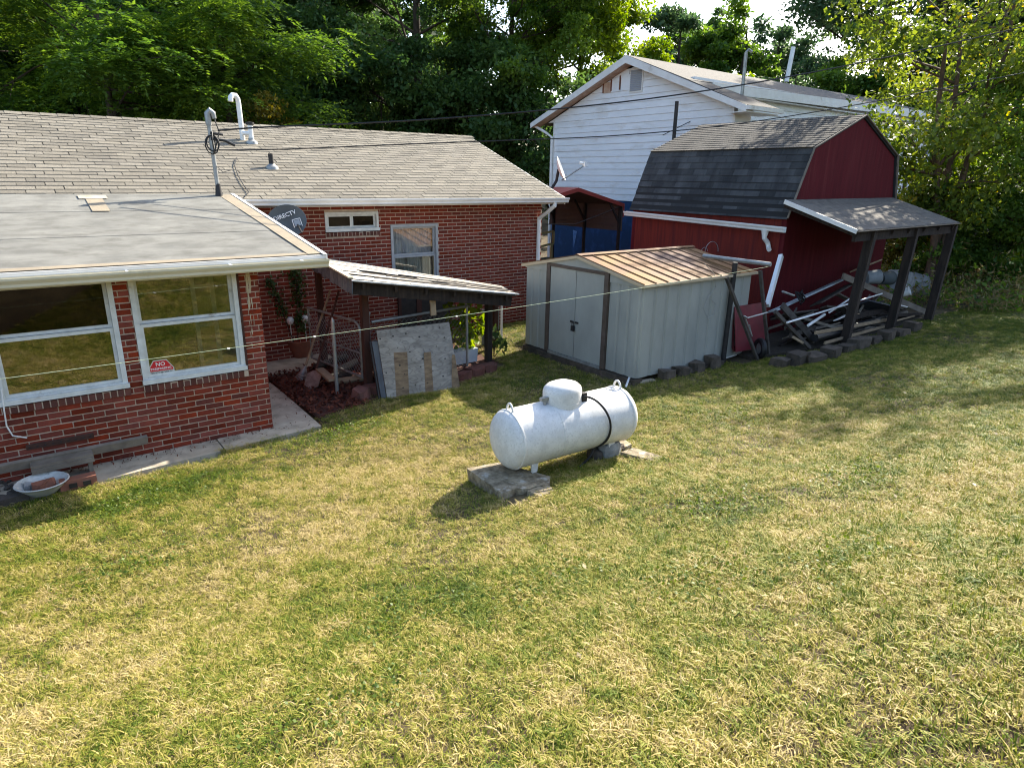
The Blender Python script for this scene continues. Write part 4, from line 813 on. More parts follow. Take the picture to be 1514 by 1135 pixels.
for s in (-.5, .5):
    for b_ in (-.17, .17):
        q = MB(); c = TC + ax * s + by * b_; c.z = 0; zz = .615 + ti * s; q.hexa([(c.x - .03, c.y - .012, .262), (c.x + .03, c.y - .012, .262), (c.x + .03, c.y + .012, .262), (c.x - .03, c.y + .012, .262)], [(c.x - .045, c.y - .012, zz - .24), (c.x + .045, c.y - .012, zz - .24), (c.x + .045, c.y + .012, zz - .24), (c.x - .045, c.y + .012, zz - .24)]); part('leg', q, m_tank, tk)
for nm, pts, z, th, lab in (('concrete_slab', ((690, 692), (738.6, 683), (813.7, 704), (812.6, 716.5), (792, 718), (783, 722), (764, 722), (741, 728)), .262, .17, 'cracked mossy concrete slab under the near end of the tank'),
                            ('concrete_slab', ((780, 725), (808, 714.5), (821, 724.6), (799, 733)), .255, .09, 'small broken slab fragment in front of the near tank slab'),
                            ('concrete_slab', ((917.7, 668), (937.4, 661.5), (979, 674.4), (971, 681.8)), .262, .10, 'narrow concrete slab sticking out beside the far tank end'),
                            ('concrete_slab', ((893, 660), (923.5, 649.5), (934, 656.4), (908, 668)), .258, .09, 'stained slab directly under the far end of the tank')):
    P = [gz(x_, y_, z) for x_, y_ in pts]; q = MB(); P2 = [p + V((random.uniform(-.02, .02), random.uniform(-.02, .02), -th)) for p in P]; k = len(P); q.add(P[::-1] + P2[::-1], [tuple(range(k))[::-1], tuple(range(k, 2 * k))] + [(i, k + i, k + (i + 1) % k, (i + 1) % k)[::-1] for i in range(k)])
    solo(nm, q, m_slab, lab, 'slab', 'slabs under the propane tank')
def stone(c, sx, sy, sz, rotz=0, seed=0, n=10):
    rg = random.Random(seed); q = MB(); mt = Matrix.Translation(c) @ Matrix.Rotation(rotz, 4, 'Z')
    prof = [(.001, 0), (.85, 0), (1, .25), (1, .7), (.82, .97), (.001, 1)]; q.lathe(prof, n, Matrix())
    jit = [1 + rg.uniform(-.14, .14) for _ in range(n)]
    q.v = [tuple(mt @ V((x * sx * jit[i % n], y * sy * jit[i % n], z * sz * (1 + rg.uniform(-.06, .06))))) for i, (x, y, z) in enumerate(q.v)]; return q
for i, (px, py, r_) in enumerate(((899, 670, .15), (880, 674, .11), (912, 664, .09))):
    p = og(px, py + 4); solo('rock', stone(p - V((0, 0, .03)), r_, r_ * .8, r_ * 1.4, i, i), m_dwood if i else m_rock, ('dark rounded rock below the gas hose under the tank', 'dark flat rock lying deepest under the tank belly', 'dark small rock against the far tank slab')[i], 'rock', 'rocks under the tank')
p0, p1 = og(857, 694), og(890, 668); q = MB(); q.tube([p0 + V((0, 0, .03)), p1 + V((0, 0, .1))], .012, 6); solo('stick', q, m_dwood, 'thin dark stick lying in the shade under the tank', 'stick')

# ---- blocks
def block(c, L, D, Hh, rz_, seed, taper=.8):
    rg = random.Random(seed); j = lambda: rg.uniform(-.024, .024); mt = Matrix.Translation(c) @ Matrix.Rotation(rz_, 4, 'Z'); q = MB()
    pl = [(-L / 2, -D / 2 + .03), (-L / 2 + .05, -D / 2), (L / 2 - .05, -D / 2), (L / 2, -D / 2 + .03), (L / 2 * taper, D / 2), (-L / 2 * taper, D / 2)]
    b = [mt @ V((x + j(), y + j(), 0)) for x, y in pl]; t_ = [mt @ V((x * .97 + j(), y * .97 + j(), Hh + j())) for x, y in pl]; k = len(pl)
    q.add(b + t_, [tuple(range(k))[::-1], tuple(range(k, 2 * k))] + [(i, (i + 1) % k, k + (i + 1) % k, k + i) for i in range(k)]); return q
ed = thing('stone_edging', 'row of rough dark landscape blocks along the shed side wall', 'edging', og(1000, 552))
for i, (px, py, h) in enumerate(((974, 558, .17), (995, 553, .18), (1016, 546, .19), (1035, 538, .2), (985, 543, .1), (1005, 536, .1), (1022, 530, .09))):
    p = og(px, py); p.y = 6.27 if i < 4 else 6.33; p.z = T(p.x, p.y) - .055; part('block', block(p, .27, .2, h + .03, random.uniform(-.15, .15), i), m_block, ed)
ed = thing('stone_edging', 'long row of rough blocks edging the barn porch below its posts', 'edging', og(1240, 520))
eb = [(1162, 541), (1186, 538), (1210, 535), (1235, 529), (1256, 521), (1276, 514), (1296, 508), (1318, 503), (1338, 496), (1356, 489)]
for i, (px, py) in enumerate(eb):
    p = og(px, py); p.y += .1; p.z = T(p.x, p.y) - .04; part('block', block(p, .36 + .05 * (i % 3), .26, .16 + .05 * (i % 2), random.uniform(-.2, .2), 20 + i), m_block, ed)
    if i > 30: p2 = p + V((.14, .06, .19)); part('block', block(p2, .34, .24, .15, random.uniform(-.3, .3), 40 + i), m_block, ed)
ed = thing('brick_edging', 'three reddish edging blocks in a row before the pale speckled slab', 'edging', og(706, 556))
for i, (px, py) in enumerate(((688, 563), (706, 557), (726, 551))): p = og(px, py); p.y += .07; p.z -= .03; part('block', block(p, .27, .2, .17, .12, 60 + i, .9), m_rblock, ed)
for i, (px, py, lb) in enumerate(((537, 591, 'reddish brown edging block lying before the pen corner post'), (553, 585, 'darker edging block half behind the leaning plywood edge'))):
    p = og(px, py); p.y += .06; solo('edging_block', block(p, .26, .2, .15, .5 - i, 70 + i, .9), m_rblock, lb, 'block', 'loose blocks at the pen corner')
q = MB(); a, b = og(1048, 537), og(1084, 526); q.bar(a + V((0, 0, .04)), b + V((0, 0, .04)), .14, .03); solo('white_board', q, m_white, 'short white board on the ground at the foot of the T post', 'board')
q = MB(); a, b = og(932, 569), og(970, 565); q.bar(a + V((0, .04, .02)), b + V((0, .04, .02)), .1, .04); solo('concrete_curb', q, m_concrete, 'short pale concrete strip in the grass at the shed corner', 'curb')
q = MB(); q.tube([og(925, 574) + V((0, 0, .02)), og(930, 567) + V((0, 0, .10)), og(936, 565) + V((0, .05, .12)), og(951, 562) + V((0, .05, .12))], .017, 8); solo('bent_pipe', q, m_pvc, 'thin bent white pipe end behind the far end of the tank', 'pipe')

# ---- left corner by the wing
q = MB(); a, b = gy(-40, 701, 7.86), gy(218, 649, 7.97); q.bar(a, b, .05, .095, up=(0, -.3, 1)); solo('long_plank', q, m_grey, 'long weathered plank leaning along the brick wall below the windows', 'plank')
bn = thing('low_bench', 'small weathered grey bench against the brick wall by the basin', 'bench', gy(90, 700, 7.8))
a, b = gy(45, 690, 7.74), gy(139.5, 679, 7.74); a.z = (a.z + b.z) / 2; b.z = a.z + .01
q = MB(); q.bar(a + V((0, .08, .012)), b + V((0, .08, .012)), .17, .03); part('seat', q, m_grey, bn); q = MB(); q.bar(a + V((0, -.012, -.03)), b + V((0, -.012, -.03)), .02, .05); part('apron', q, m_grey, bn)
for p in (a + V((.04, .08, 0)), b + V((-.04, .08, 0))): q = MB(); q.box(p.x - .02, p.x + .02, p.y - .07, p.y + .07, .016, p.z - .004); part('leg', q, m_grey, bn)
c = gz(62, 712, .13); q = MB(); q.lathe([(.10, -.11), (.12, -.11), (.2, -.03), (.225, .0), (.235, .004), (.225, .012), (.21, -.003), (.11, -.085), (.001, -.088)], 32, Matrix.Translation(c)); solo('basin', q, mat('chipped_enamel', (.5, .5, .47), (.36, .36, .33), scale=9, rough=.4, c3=(.12, .1, .08), s3=7, t3=.64), 'chipped pale enamel basin holding a brick beside the bench', 'basin', smooth=True)
q = block(c + V((.01, .0, -.08)), .24, .13, .1, .35, 5, .9); solo('brick_chunk', q, m_terra, 'brown brick chunk lying in the enamel basin', 'brick')
q = block(c + V((-.1, .04, -.08)), .1, .1, .07, 1.0, 6, .9); solo('stone_chip', q, m_rock, 'grey stone chip at the left side inside the basin', 'stone')
c2 = gz(119, 718, .02); hb = thing('hollow_brick', 'orange brown hollow clay brick under the bench beside the basin', 'brick', c2)
q = MB(); q.hexa([c2 + V(v) for v in ((-.17, -.05, 0), (.15, -.03, 0), (.15, .1, 0), (-.17, .08, 0))], [c2 + V(v) for v in ((-.17, -.04, .09), (.15, -.02, .09), (.15, .1, .09), (-.17, .08, .09))]); part('body', q, m_terra, hb)
for s in (-.06, .06): q = MB(); q.box(c2.x + s - .035, c2.x + s + .035, c2.y - .056, c2.y - .046, .035, .085); part('hollow', q, m_black, hb)
q = MB(); c = gz(33, 724, .02); q.lathe([(.001, 0), (.045, 0), (.055, .06), (.045, .065), (.001, .05)], 14, Matrix.Translation(c)); solo('small_pot', q, mat('ochre', (.4, .27, .1)), 'small ochre pot beside the lower edge of the basin', 'pot', smooth=True)
q = MB(); a, b = gz(-60, 769, .0), gz(41, 736, .0); q.bar(a + V((0, .0, .03)), b + V((0, 0, .03)), .12, .10); solo('edge_timber', q, m_dwood, 'rotten dark timber lying along the walk edge at far left', 'timber')
rg = random.Random(3); q = MB()
for i in range(60):
    p = gz(rg.uniform(-60, 26), rg.uniform(706, 742), .016); s_ = rg.uniform(.015, .05); k = stone(p, s_, s_ * .8, s_ * .8, rg.uniform(0, 3), i, 6); q.add(k.v, k.f)
o = solo('rubble', q, m_dwood, 'dark rubble and dead leaves on the walk left of the basin', 'rubble'); o['kind'] = 'stuff'

# ---- firewood pen: posts, patched shingle roof, wire fence
pen = thing('lean_to_shelter', 'low rickety lean-to shelter with a patched shingle roof beside the house', 'shelter', (5, 8.8, .06))
FL, FR, BR_, BL_ = V((3.56, 8.12, 1.795)), V((6.3, 8.12, 1.35)), V((7.0, 9.5, 1.24)), V((3.85, 10.35, 1.86))
bil = lambda s, t_: FL.lerp(FR, s).lerp(BL_.lerp(BR_, s), t_)
q = MB(); q.add([bil(0, 0) - V((0, 0, .012)), bil(1, 0) - V((0, 0, .012)), bil(1, 1) - V((0, 0, .012)), bil(0, 1) - V((0, 0, .012)), bil(0, 0) - V((0, 0, .04)), bil(1, 0) - V((0, 0, .04)), bil(1, 1) - V((0, 0, .04)), bil(0, 1) - V((0, 0, .04))], [(0, 1, 2, 3), (7, 6, 5, 4), (0, 4, 5, 1), (1, 5, 6, 2), (2, 6, 7, 3), (3, 7, 4, 0)]); pr2 = part('roof_deck', q, m_dwood, pen)
m_psh = mat('bleached_shingle', (.5, .46, .39), (.36, .33, .28), scale=22, rough=.95, bump=.5, bscale=200, rand=.25)
rg = random.Random(11); nr_ = 6
for k in range(nr_):
    s = -(k * .04 % .09); t0 = k / nr_; lift = (.0, .012, .008, .0, .0, .0)[k]
    while s < .995:
        w_ = .105; s0, s1 = max(s, 0), min(s + w_ - .003, 1); s += w_
        if s1 - s0 < .02 or (k in (1, 2) and (rg.random() < .16 or (k == 2 and .12 < s0 < .3))): continue
        t1 = min(t0 + 1.12 / nr_, 1); l0 = lift + (rg.uniform(0, .012) if k in (1, 2) else rg.uniform(0, .003)); A_ = [bil(s0, t0 + rg.uniform(-.012, .012)), bil(s1, t0 + rg.uniform(-.012, .012)), bil(s1, t1), bil(s0, t1)]
        lo = [A_[0] + V((0, 0, l0)), A_[1] + V((0, 0, l0)), A_[2] + V((0, 0, -.006)), A_[3] + V((0, 0, -.006))]; q = MB(); q.hexa(lo, [p + V((0, 0, .006)) for p in lo]); part('shingle', q, m_psh, pr2)
for k in range(3):                                       # battens lifting through the torn rows
    q = MB(); t_ = (.155, .32, .5)[k]; q.bar(bil(.15 + .1 * k, t_) + V((0, 0, .012)), bil(.96, t_) + V((0, 0, .012)), .05, .018); part('batten', q, m_grey, pr2)
m_gsh = mat('blue_grey_shingle', (.13, .145, .16), (.09, .1, .115), scale=20, rough=.95, bump=.4, rand=.3)
for i in range(10):
    f0, f1 = i / 10, (i + .94) / 10; a, b = FL.lerp(BL_, f0), FL.lerp(BL_, f1); h = .2 + rg.uniform(-.02, .02); q = MB(); q.hexa([a + V((-.03, 0, -h)), a + V((-.018, 0, -h)), b + V((-.018, 0, -h)), b + V((-.03, 0, -h))], [a + V((-.016, 0, .0)), a + V((-.004, 0, 0)), b + V((-.004, 0, 0)), b + V((-.016, 0, 0))]); part('hanging_shingle', q, m_gsh, pr2)
q = MB(); q.bar(FL + V((-.03, -.0, .025)), BL_ + V((-.03, 0, .025)), .07, .02); part('rake_trim', q, m_cream, pr2)
q = MB(); q.bar(FL + V((-.03, -.02, -.01)), FR + V((.03, -.02, -.0)), .016, .035, up=(0, 1, 0)); part('eave_trim', q, m_white, pr2)
q = MB(); q.bar(FL + V((.0, .12, -.13)), FR + V((-.02, .12, -.13)), .05, .17, up=(0, 0, 1)); part('front_beam', q, m_post, pen)
q = MB(); q.bar(BL_ + V((0, -.1, -.12)), BR_ + V((0, -.1, -.12)), .05, .14); part('rear_beam', q, m_post, pen)
for i in range(6):
    q = MB(); q.bar(bil(.06 + i * .175, .02) - V((0, 0, .085)), bil(.06 + i * .175, .98) - V((0, 0, .085)), .04, .08); part('rafter', q, m_post, pen)
for (px, py), zt_, m_, w_ in (((545, 577), 1.62, m_rpost, .1), ((722, 536), 1.30, m_post, .1)):
    p = og(px, py); q = MB(); q.bar((p.x, p.y, -.1), (p.x, p.y, zt_), w_, w_, up=(0, 1, 0)); part('post', q, m_, pen)
for p in ((3.9, 10.25, 1.75), (6.85, 9.45, 1.16)): q = MB(); q.bar((p[0], p[1], -.1), p, .09, .09, up=(0, 1, 0)); part('post', q, m_rpost, pen)
a, b = gy(639, 437, 8.3), gy(641, 466, 8.3); q = MB(); q.bar(a, b, .09, .025, up=(0, 1, 0)); part('hanging_board', q, m_tan, pen)
def chain(p0, u, w_, h, cell=.085, r=.0019, clip=None):
    q = MB(); u = V(u).normalized(); n_ = int((w_ + h) / cell)
    for i in range(n_ + 1):
        c = i * cell
        for sgn in (1, -1):
            a0 = max(0, c - h); a1 = min(w_, c)
            if a1 - a0 < .02: continue
            z0, z1 = c - a0, c - a1
            if sgn > 0: A_, B_ = (a0, z0), (a1, z1)
            else: A_, B_ = (w_ - a0, z0), (w_ - a1, z1)
            q.tube([V(p0) + u * A_[0] + V((0, 0, A_[1])), V(p0) + u * B_[0] + V((0, 0, B_[1]))], r, 3, False)
    return q
ga_ = og(537, 571); gb_ = og(462, 541); z1 = zat(ga_, 481); z2 = zat(gb_, 451)
gt_ = thing('wire_gate', 'chain link gate with a rounded galvanised frame standing open by the pen', 'gate', ga_)
q = MB(); u = (gb_ - ga_); u.z = 0; L_ = u.length; un = u.normalized(); z0 = .13; zt_ = (z1 + z2) / 2
q.tube([ga_ + V((0, 0, z0)), V((ga_.x, ga_.y, zt_ - .16)), V((ga_.x, ga_.y, zt_ - .05)) + un * .03, V((ga_.x, ga_.y, zt_)) + un * .14, V((gb_.x, gb_.y, zt_)), V((gb_.x, gb_.y, z0 + .05)), V((ga_.x, ga_.y, z0 + .05))], .021, 8); part('frame', q, m_steel, gt_)
q = MB(); q.tube([V((ga_.x, ga_.y, .55)), V((gb_.x, gb_.y, .55))], .014, 8); part('rail', q, m_steel, gt_)
part('wire_mesh', chain((ga_.x, ga_.y, z0 + .08), un, L_, zt_ - z0 - .15), m_steel, gt_, kind='stuff')
gp = og(499, 584); zt_ = zat(gp, 470); fp = thing('fence_post', 'free standing galvanised post in front of the wire gate', 'post', gp)
q = MB(); q.tube([gp - V((0, 0, .1)), V((gp.x, gp.y, zt_ - .05)), V((gp.x, gp.y, zt_))], [.027, .027, .012], 10); part('tube', q, m_steel, fp); 
for z in (.45, .75): q = MB(); q.lathe([(.028, -.02), (.034, -.015), (.034, .015), (.028, .02)], 12, Matrix.Translation((gp.x, gp.y, gp.z + z))); part('collar', q, m_steel, fp)
fn = thing('wire_fence', 'chain link fence with a galvanised top rail closing the front of the pen', 'fence', (5, 8.75, .05))
a, b = gy(549, 476, 8.72), gy(694, 452, 8.78); q = MB(); q.tube([a, b], .022, 8); part('rail', q, m_steel, fn); q = MB(); q.tube([V((4.02, 8.72, 0)), V((4.02, 8.72, a.z + .1)), V((4.05, 8.72, a.z + .15))], .025, 8); part('fence_upright', q, m_steel, fn)
q = MB(); q.tube([V((b.x - .05, 8.78, 0)), V((b.x - .05, 8.78, b.z + .02))], .022, 8); part('fence_upright', q, m_steel, fn)
part('wire_mesh', chain((4.05, 8.73, .08), (1, .03, 0), b.x - 4.1, min(a.z, b.z) - .1), m_steel, fn, kind='stuff')
# plywood sheet
BL1, BR1 = og(573, 590), og(680, 574); BL1.z -= .02; BR1.z -= .02; TL1, TR1 = gy(556.5, 488.6, 8.42), gy(664, 476, 8.34)
pn_ = (BR1 - BL1).cross(TL1 - BL1).normalized(); pn_ = pn_ if pn_.y < 0 else -pn_
ply = thing('plywood_sheet', 'weathered plywood sheet with paler strips leaning against the pen', 'plywood', BL1.lerp(BR1, .5))
q = MB(); P = [BL1, BR1, TR1, TL1]; q.prism(P, -pn_ * .015); part('sheet', q, m_ply, ply)
ppt = lambda x_, y_, d=0.0: rp(x_, y_, BL1, pn_) + pn_ * d
m_grain = mat('grain_line', (.12, .105, .09)); rg = random.Random(5)
for pts in (((582, 521), (602, 520), (605, 583), (586, 586)), ((626.5, 521), (637, 520), (641, 578), (629, 581)), ((668, 524), (672.5, 524), (680, 572), (668, 573.5))):
    q = MB(); q.prism([ppt(*p, d=.0012) for p in pts], pn_ * .0012); part('bare_strip', q, m_plyb, ply)
q = MB()
for x_, y_ in ((562, 501), (581, 497), (600, 493), (620, 498), (650, 484), (657, 499), (588, 514), (606, 520), (625, 530), (658, 530), (591, 540), (598, 553), (622, 542), (614, 569), (596, 573), (571, 551), (640, 548), (645, 512), (632, 566), (655, 556)):
    c = ppt(x_, y_, .0028); e1 = (BR1 - BL1).normalized(); e2 = pn_.cross(e1); s_ = rg.uniform(.009, .017); q.add([c + e1 * s_ * math.cos(a) + e2 * s_ * .8 * math.sin(a) for a in [i * math.pi / 3 for i in range(6)]], [(0, 1, 2, 3, 4, 5)])
part('knot', q, m_black, ply, kind='stuff')
q = MB(); A1, A2 = og(564, 590), og(571.5, 590); B1, B2 = gy(549.7, 505, 8.42), gy(558.4, 504, 8.40); q.hexa([A1, A2, A2 + V((0, .03, 0)), A1 + V((0, .03, 0))], [B1, B2, B2 + V((0, .03, 0)), B1 + V((0, .03, 0))])
scn = thing('screen_frame', 'narrow dark screen frame leaning beside the plywood sheet', 'frame', A1); part('panel', q, mat('slate_panel', (.11, .12, .13), (.08, .085, .095)), scn); q = MB(); q.bar(A1 + V((-.035, 0, 0)), B1 + V((-.03, 0, 0)), .02, .03, up=(0, 1, 0)); q.bar(A1.lerp(B1, .45) + V((-.035, 0, 0)), A1.lerp(B1, .45), .02, .02); part('frame', q, m_black, scn)
a, b = gy(671, 547, 8.95), gy(706, 514, 8.95); q = MB(); q.hexa([(a.x, 8.95, a.z), (b.x - .03, 8.93, a.z + .02), (b.x - .03, 9.12, a.z), (a.x, 9.14, a.z)], [(a.x - .02, 8.95, b.z - .02), (b.x, 8.93, b.z), (b.x, 9.12, b.z), (a.x, 9.14, b.z)]); solo('foam_slab', q, m_pale, 'pale speckled foam slab behind the wire fence under the plant', 'foam slab')
q = MB(); a, b = gy(713, 500, 9.75), gy(739, 455, 9.75)
for i in range(8): x0 = a.x + (b.x - a.x) * i / 8; x1 = a.x + (b.x - a.x) * (i + .5) / 8; q.box(x0, x1, 9.75, 9.77, .05, b.z); q.box(x1, x1 + (x1 - x0), 9.765, 9.785, .05, b.z)
solo('metal_sheet', q, mat('sheet_grey', (.25, .28, .29), (.2, .22, .23), scale=4, rough=.5, metal=.3), 'ribbed grey metal sheet standing behind the pen', 'metal sheet')
a = gy(742, 446, 9.74); q = MB(); q.bar((a.x, 9.74, .02), (a.x, 9.74, a.z), .03, .03, up=(0, 1, 0)); solo('white_post', q, m_white, 'thin white post at the right edge of the grey metal sheet', 'post')
# tools
def pole(name, lab, cat, b, t, m, head): th = thing(name, lab, cat, b); q = MB(); q.tube([b, t], .018, 8); part('handle', q, m, th); head(th, b, (b - t).normalized()); return th
def rake_head(th, b, d):
    q = MB(); sd_ = d.cross(V((0, 0, 1))).normalized()
    for i in range(11): a = (i - 5) / 5 * .5; e_ = b + (d * math.cos(a) + sd_ * math.sin(a)) * .3; q.tube([b, e_, e_ + V((0, -.02, -.03))], .004, 4)
    part('tines', q, m_steel, th); q = MB(); q.tube([b + (d * math.cos(a) + sd_ * math.sin(a)) * .18 for a in [-.42 + .07 * i for i in range(13)]], .005, 4); part('brace', q, m_steel, th)
b = gz(452, 540, .25); pole('leaf_rake', 'fan rake with a pale wooden handle leaning in the pen doorway', 'rake', b, gy(488.5, 429, b.y + .45), m_tan, rake_head)
def shovel_head(th, b, d):
    sd_ = d.cross(V((0, 0, 1))).normalized(); n_ = sd_.cross(d); q = MB(); pl = [b - sd_ * .03, b + sd_ * .03, b + sd_ * .12 + d * .06, b + sd_ * .12 + d * .24, b + d * .31, b - sd_ * .12 + d * .24, b - sd_ * .12 + d * .06]; q.prism(pl, n_ * .012); part('blade', q, mat('worn_blade', (.22, .22, .22), (.12, .11, .1), scale=12, metal=.4, rough=.5), th)
b = gz(467, 548, .28); pole('shovel', 'shovel with a reddish handle leaning beside the fan rake', 'shovel', b, gy(501, 430, b.y + .45), m_rpost, shovel_head)
# pots by the wall
c = gz(411, 526, .06); q = MB(); q.lathe([(.001, 0), (.14, 0), (.18, .24), (.185, .25), (.17, .25), (.165, .22), (.001, .2)], 22, Matrix.Translation(c)); solo('plant_tub', q, m_teal, 'dark teal plastic tub on the paving by the brick wall', 'tub', smooth=True)
c = gz(446, 527, .06); q = MB(); q.lathe([(.001, 0), (.13, 0), (.2, .2), (.22, .3), (.2, .31), (.18, .24), (.001, .22)], 22, Matrix.Translation(c)); solo('flower_pot', q, m_terra, 'terracotta flower pot on the paving beside the teal tub', 'pot', smooth=True)
for (px, py), lb in (((429, 474), 'round pale garden ornament at left above the terracotta pot'), ((450.5, 471), 'brighter round white garden ornament above the terracotta pot')):
    p = gy(px, py, c.y - .03); q = MB(); q.lathe([(.001, -.065), (.04, -.055), (.065, -.01), (.06, .03), (.03, .06), (.001, .065)], 16, Matrix.Translation(p)); q.tube([V((p.x, p.y, .3)), p], .008, 5); solo('garden_ornament', q, m_pvc, lb, 'ornament', 'ornaments by the wall', True)
rg = random.Random(8)
for i, (px, py, l_) in enumerate(((507, 566, .45), (520, 556, .5), (528, 572, .4), (497, 548, .6))):
    p = og(px, py); p.y += .2; p.z = T(p.x, p.y) + .06 + .05 * (i % 2); a = rg.uniform(-.5, .5); q = MB(); q.tube([p - V((math.cos(a), math.sin(a), .1)) * l_ / 2, p + V((math.cos(a), math.sin(a), .1)) * l_ / 2], [.06, .055], 8)
    solo('split_log', q, (m_dwood, m_grey, m_tan, m_dwood)[i], ('dark log on the ground inside the wire gate', 'grey log lying across the dark log behind the gate', 'pale split log nearest the pen corner post', 'dark log at the back beside the rake')[i], 'log', 'logs in the pen')
a, b = gz(472, 545, .3), gz(492, 562, .25); q = MB(); q.bar(a, b, .12, .03); solo('short_board', q, m_tan, 'short tan board lying behind the free standing fence post', 'board')

# ---- wheelbarrow stood on end
wbp = og(1122, 537); wy = wbp.y + .2
wb = thing('wheelbarrow', 'old wheelbarrow with a maroon tray stood on end beside the shed', 'wheelbarrow', wbp)
tr = [gy(1084, 453, wy + .3), gy(1131, 446, wy + .28), gy(1134, 512, wy + .15), gy(1086, 520, wy + .18)]; ctr = sum(tr, V()) / 4
q = MB(); inn = [ctr + (p - ctr) * .72 + V((0, .2, 0)) for p in tr]; k4 = [p + V((0, .02, 0)) for p in inn]
q.add(tr + inn, [(4, 5, 6, 7), (0, 1, 5, 4), (1, 2, 6, 5), (2, 3, 7, 6), (3, 0, 4, 7)]); q.add([p + V((0, .012, 0)) for p in tr] + k4, [(7, 6, 5, 4), (4, 5, 1, 0), (5, 6, 2, 1), (6, 7, 3, 2), (7, 4, 0, 3)])
q.v = [(x_, 2 * ctr.y - y_ + .0, z_) if False else (x_, y_, z_) for x_, y_, z_ in q.v]; part('tray', q, m_maroon, wb)
back = MB(); back.prism([p + V((0, -.02, 0)) for p in (tr[0], tr[1], tr[2], tr[3])][::-1], (0, -.006, 0)); part('tray_bottom', back, m_maroon, wb)
for a, b in (((1074, 410), (1122, 537)), ((1124, 400), (1137, 530))): q = MB(); q.bar(gy(*a, wy + .12), gy(*b, wy - .06), .045, .05, up=(0, 1, 0)); part('handle', q, m_dwood, wb)
c = gy(1124, 515, wy); q = MB(); q.lathe([(.10, -.04), (.16, -.045), (.185, -.02), (.185, .02), (.16, .045), (.10, .04)], 22, Matrix.Translation(c) @ Matrix.Rotation(R(60), 4, 'Z') @ Matrix.Rotation(R(90), 4, 'X')); wl = part('wheel', q, m_rubber, wb, True)
q = MB(); q.lathe([(.001, -.03), (.1, -.02), (.1, .02), (.001, .03)], 16, Matrix.Translation(c) @ Matrix.Rotation(R(60), 4, 'Z') @ Matrix.Rotation(R(90), 4, 'X')); part('rim', q, m_steel, wl)
q = MB(); q.tube([gy(1100, 467, wy - .03), gy(1105, 470, wy - .05), gy(1134, 462, wy - .03)], .014, 6); q.tube([gy(1101, 468, wy), gy(1112, 497, wy - .03), gy(1108, 480, wy)], .012, 6); part('brace', q, m_steel, wb)

# ---- junk under the porch: every piece a thing
def plank(name, lab, cat, a, ya, b, yb, w_, h, m, up=(0, 1, 0), roll=0):
    q = MB(); q.bar(gy(*a, ya), gy(*b, yb), w_, h, up=up, roll=roll); return solo(name, q, m, lab, cat, 'scrap heap under the porch')
def pipe(name, lab, cat, a, ya, b, yb, r, m):
    q = MB(); A_, B_ = gy(*a, ya), gy(*b, yb); d = (B_ - A_).normalized() * .004; q.tube([A_, B_], r, 12); q.tube([A_ - d, A_], r * .75, 10) ; return solo(name, q, m, lab, cat, 'scrap heap under the porch')
q = MB(); a, b = gy(1134.5, 452, 6.35), gy(1155, 378, 6.72); q.bar(a, b, .085, .07, up=(0, 1, 0)); solo('white_downspout', q, m_pvc, 'white square downspout length leaning on the barn corner', 'downspout')
plank('white_trim_board', 'long white trim board lying along the barn wall behind the heap', 'board', (1142, 460), 6.35, (1250, 411), 6.6, .2, .03, mat('dull_white', (.42, .46, .47), (.33, .36, .37), scale=5), up=(0, .4, 1))
plank('grey_plank', 'grey plank sloping down right across the heap to the last post', 'plank', (1246, 408), 6.3, (1368, 461), 5.9, .12, .035, m_grey)
plank('wide_board', 'wide brown wooden board on top of the heap by the first post', 'board', (1206, 450), 6.35, (1258, 420), 6.4, .26, .03, m_dwood, up=(0, .5, 1))
pipe('white_pipe', 'longest thin white pipe lying across the front of the heap', 'pipe', (1163.6, 477), 5.75, (1304, 434), 6.1, .017, m_pvc)
pipe('white_pipe', 'short stubby white pipe below the longest white pipe', 'pipe', (1195, 481), 5.75, (1219, 465), 6.0, .026, m_pvc)
pipe('white_pipe', 'thin white pipe crossing steeply behind the first porch post', 'pipe', (1226, 462), 6.0, (1277, 428), 6.3, .018, m_pvc)
pipe('drain_pipe', 'thick black corrugated drain pipe along the bottom of the heap', 'pipe', (1204, 499), 5.72, (1338, 463), 5.95, .075, m_rubber)
plank('tan_plank', 'tan plank resting on the black drain pipe', 'plank', (1205, 492), 5.68, (1310, 473), 5.75, .06, .025, m_tan)
plank('tan_plank', 'narrow tan plank on the ground behind the first porch post', 'plank', (1219, 507), 5.66, (1309, 482), 5.7, .05, .03, m_tan)
plank('dark_frame_rail', 'dark rail leaning steeply at the left front of the heap', 'rail', (1146, 461), 5.95, (1197, 514), 5.72, .06, .05, m_dwood)
plank('dark_frame_rail', 'wide dark board leaning parallel right of the steep rail', 'rail', (1156, 451), 6.1, (1204, 504), 5.8, .12, .04, m_dwood)
plank('dark_frame_rail', 'dark crosspiece joining the leaning rails near their foot', 'rail', (1168, 496), 5.85, (1205, 484), 6.0, .08, .04, m_dwood)
plank('blue_black_panel', 'blue black panel lying at a slant between the porch posts', 'panel', (1272, 448), 6.05, (1316, 458), 5.95, .34, .03, mat('blue_black', (.03, .036, .05), (.05, .055, .065)), up=(0, .55, 1))
plank('brown_plank', 'brown plank end sticking up against the barn wall', 'plank', (1262, 400), 6.6, (1299, 386), 6.75, .16, .03, m_tan, up=(0, .6, 1))
plank('dark_beam', 'dark heavy beam lying right of the middle porch post', 'beam', (1320, 466), 5.75, (1362, 464), 5.8, .06, .05, m_post)
plank('dark_beam', 'dark beam under the blue black panel', 'beam', (1255, 470), 5.9, (1318, 455), 6.05, .1, .08, m_post)
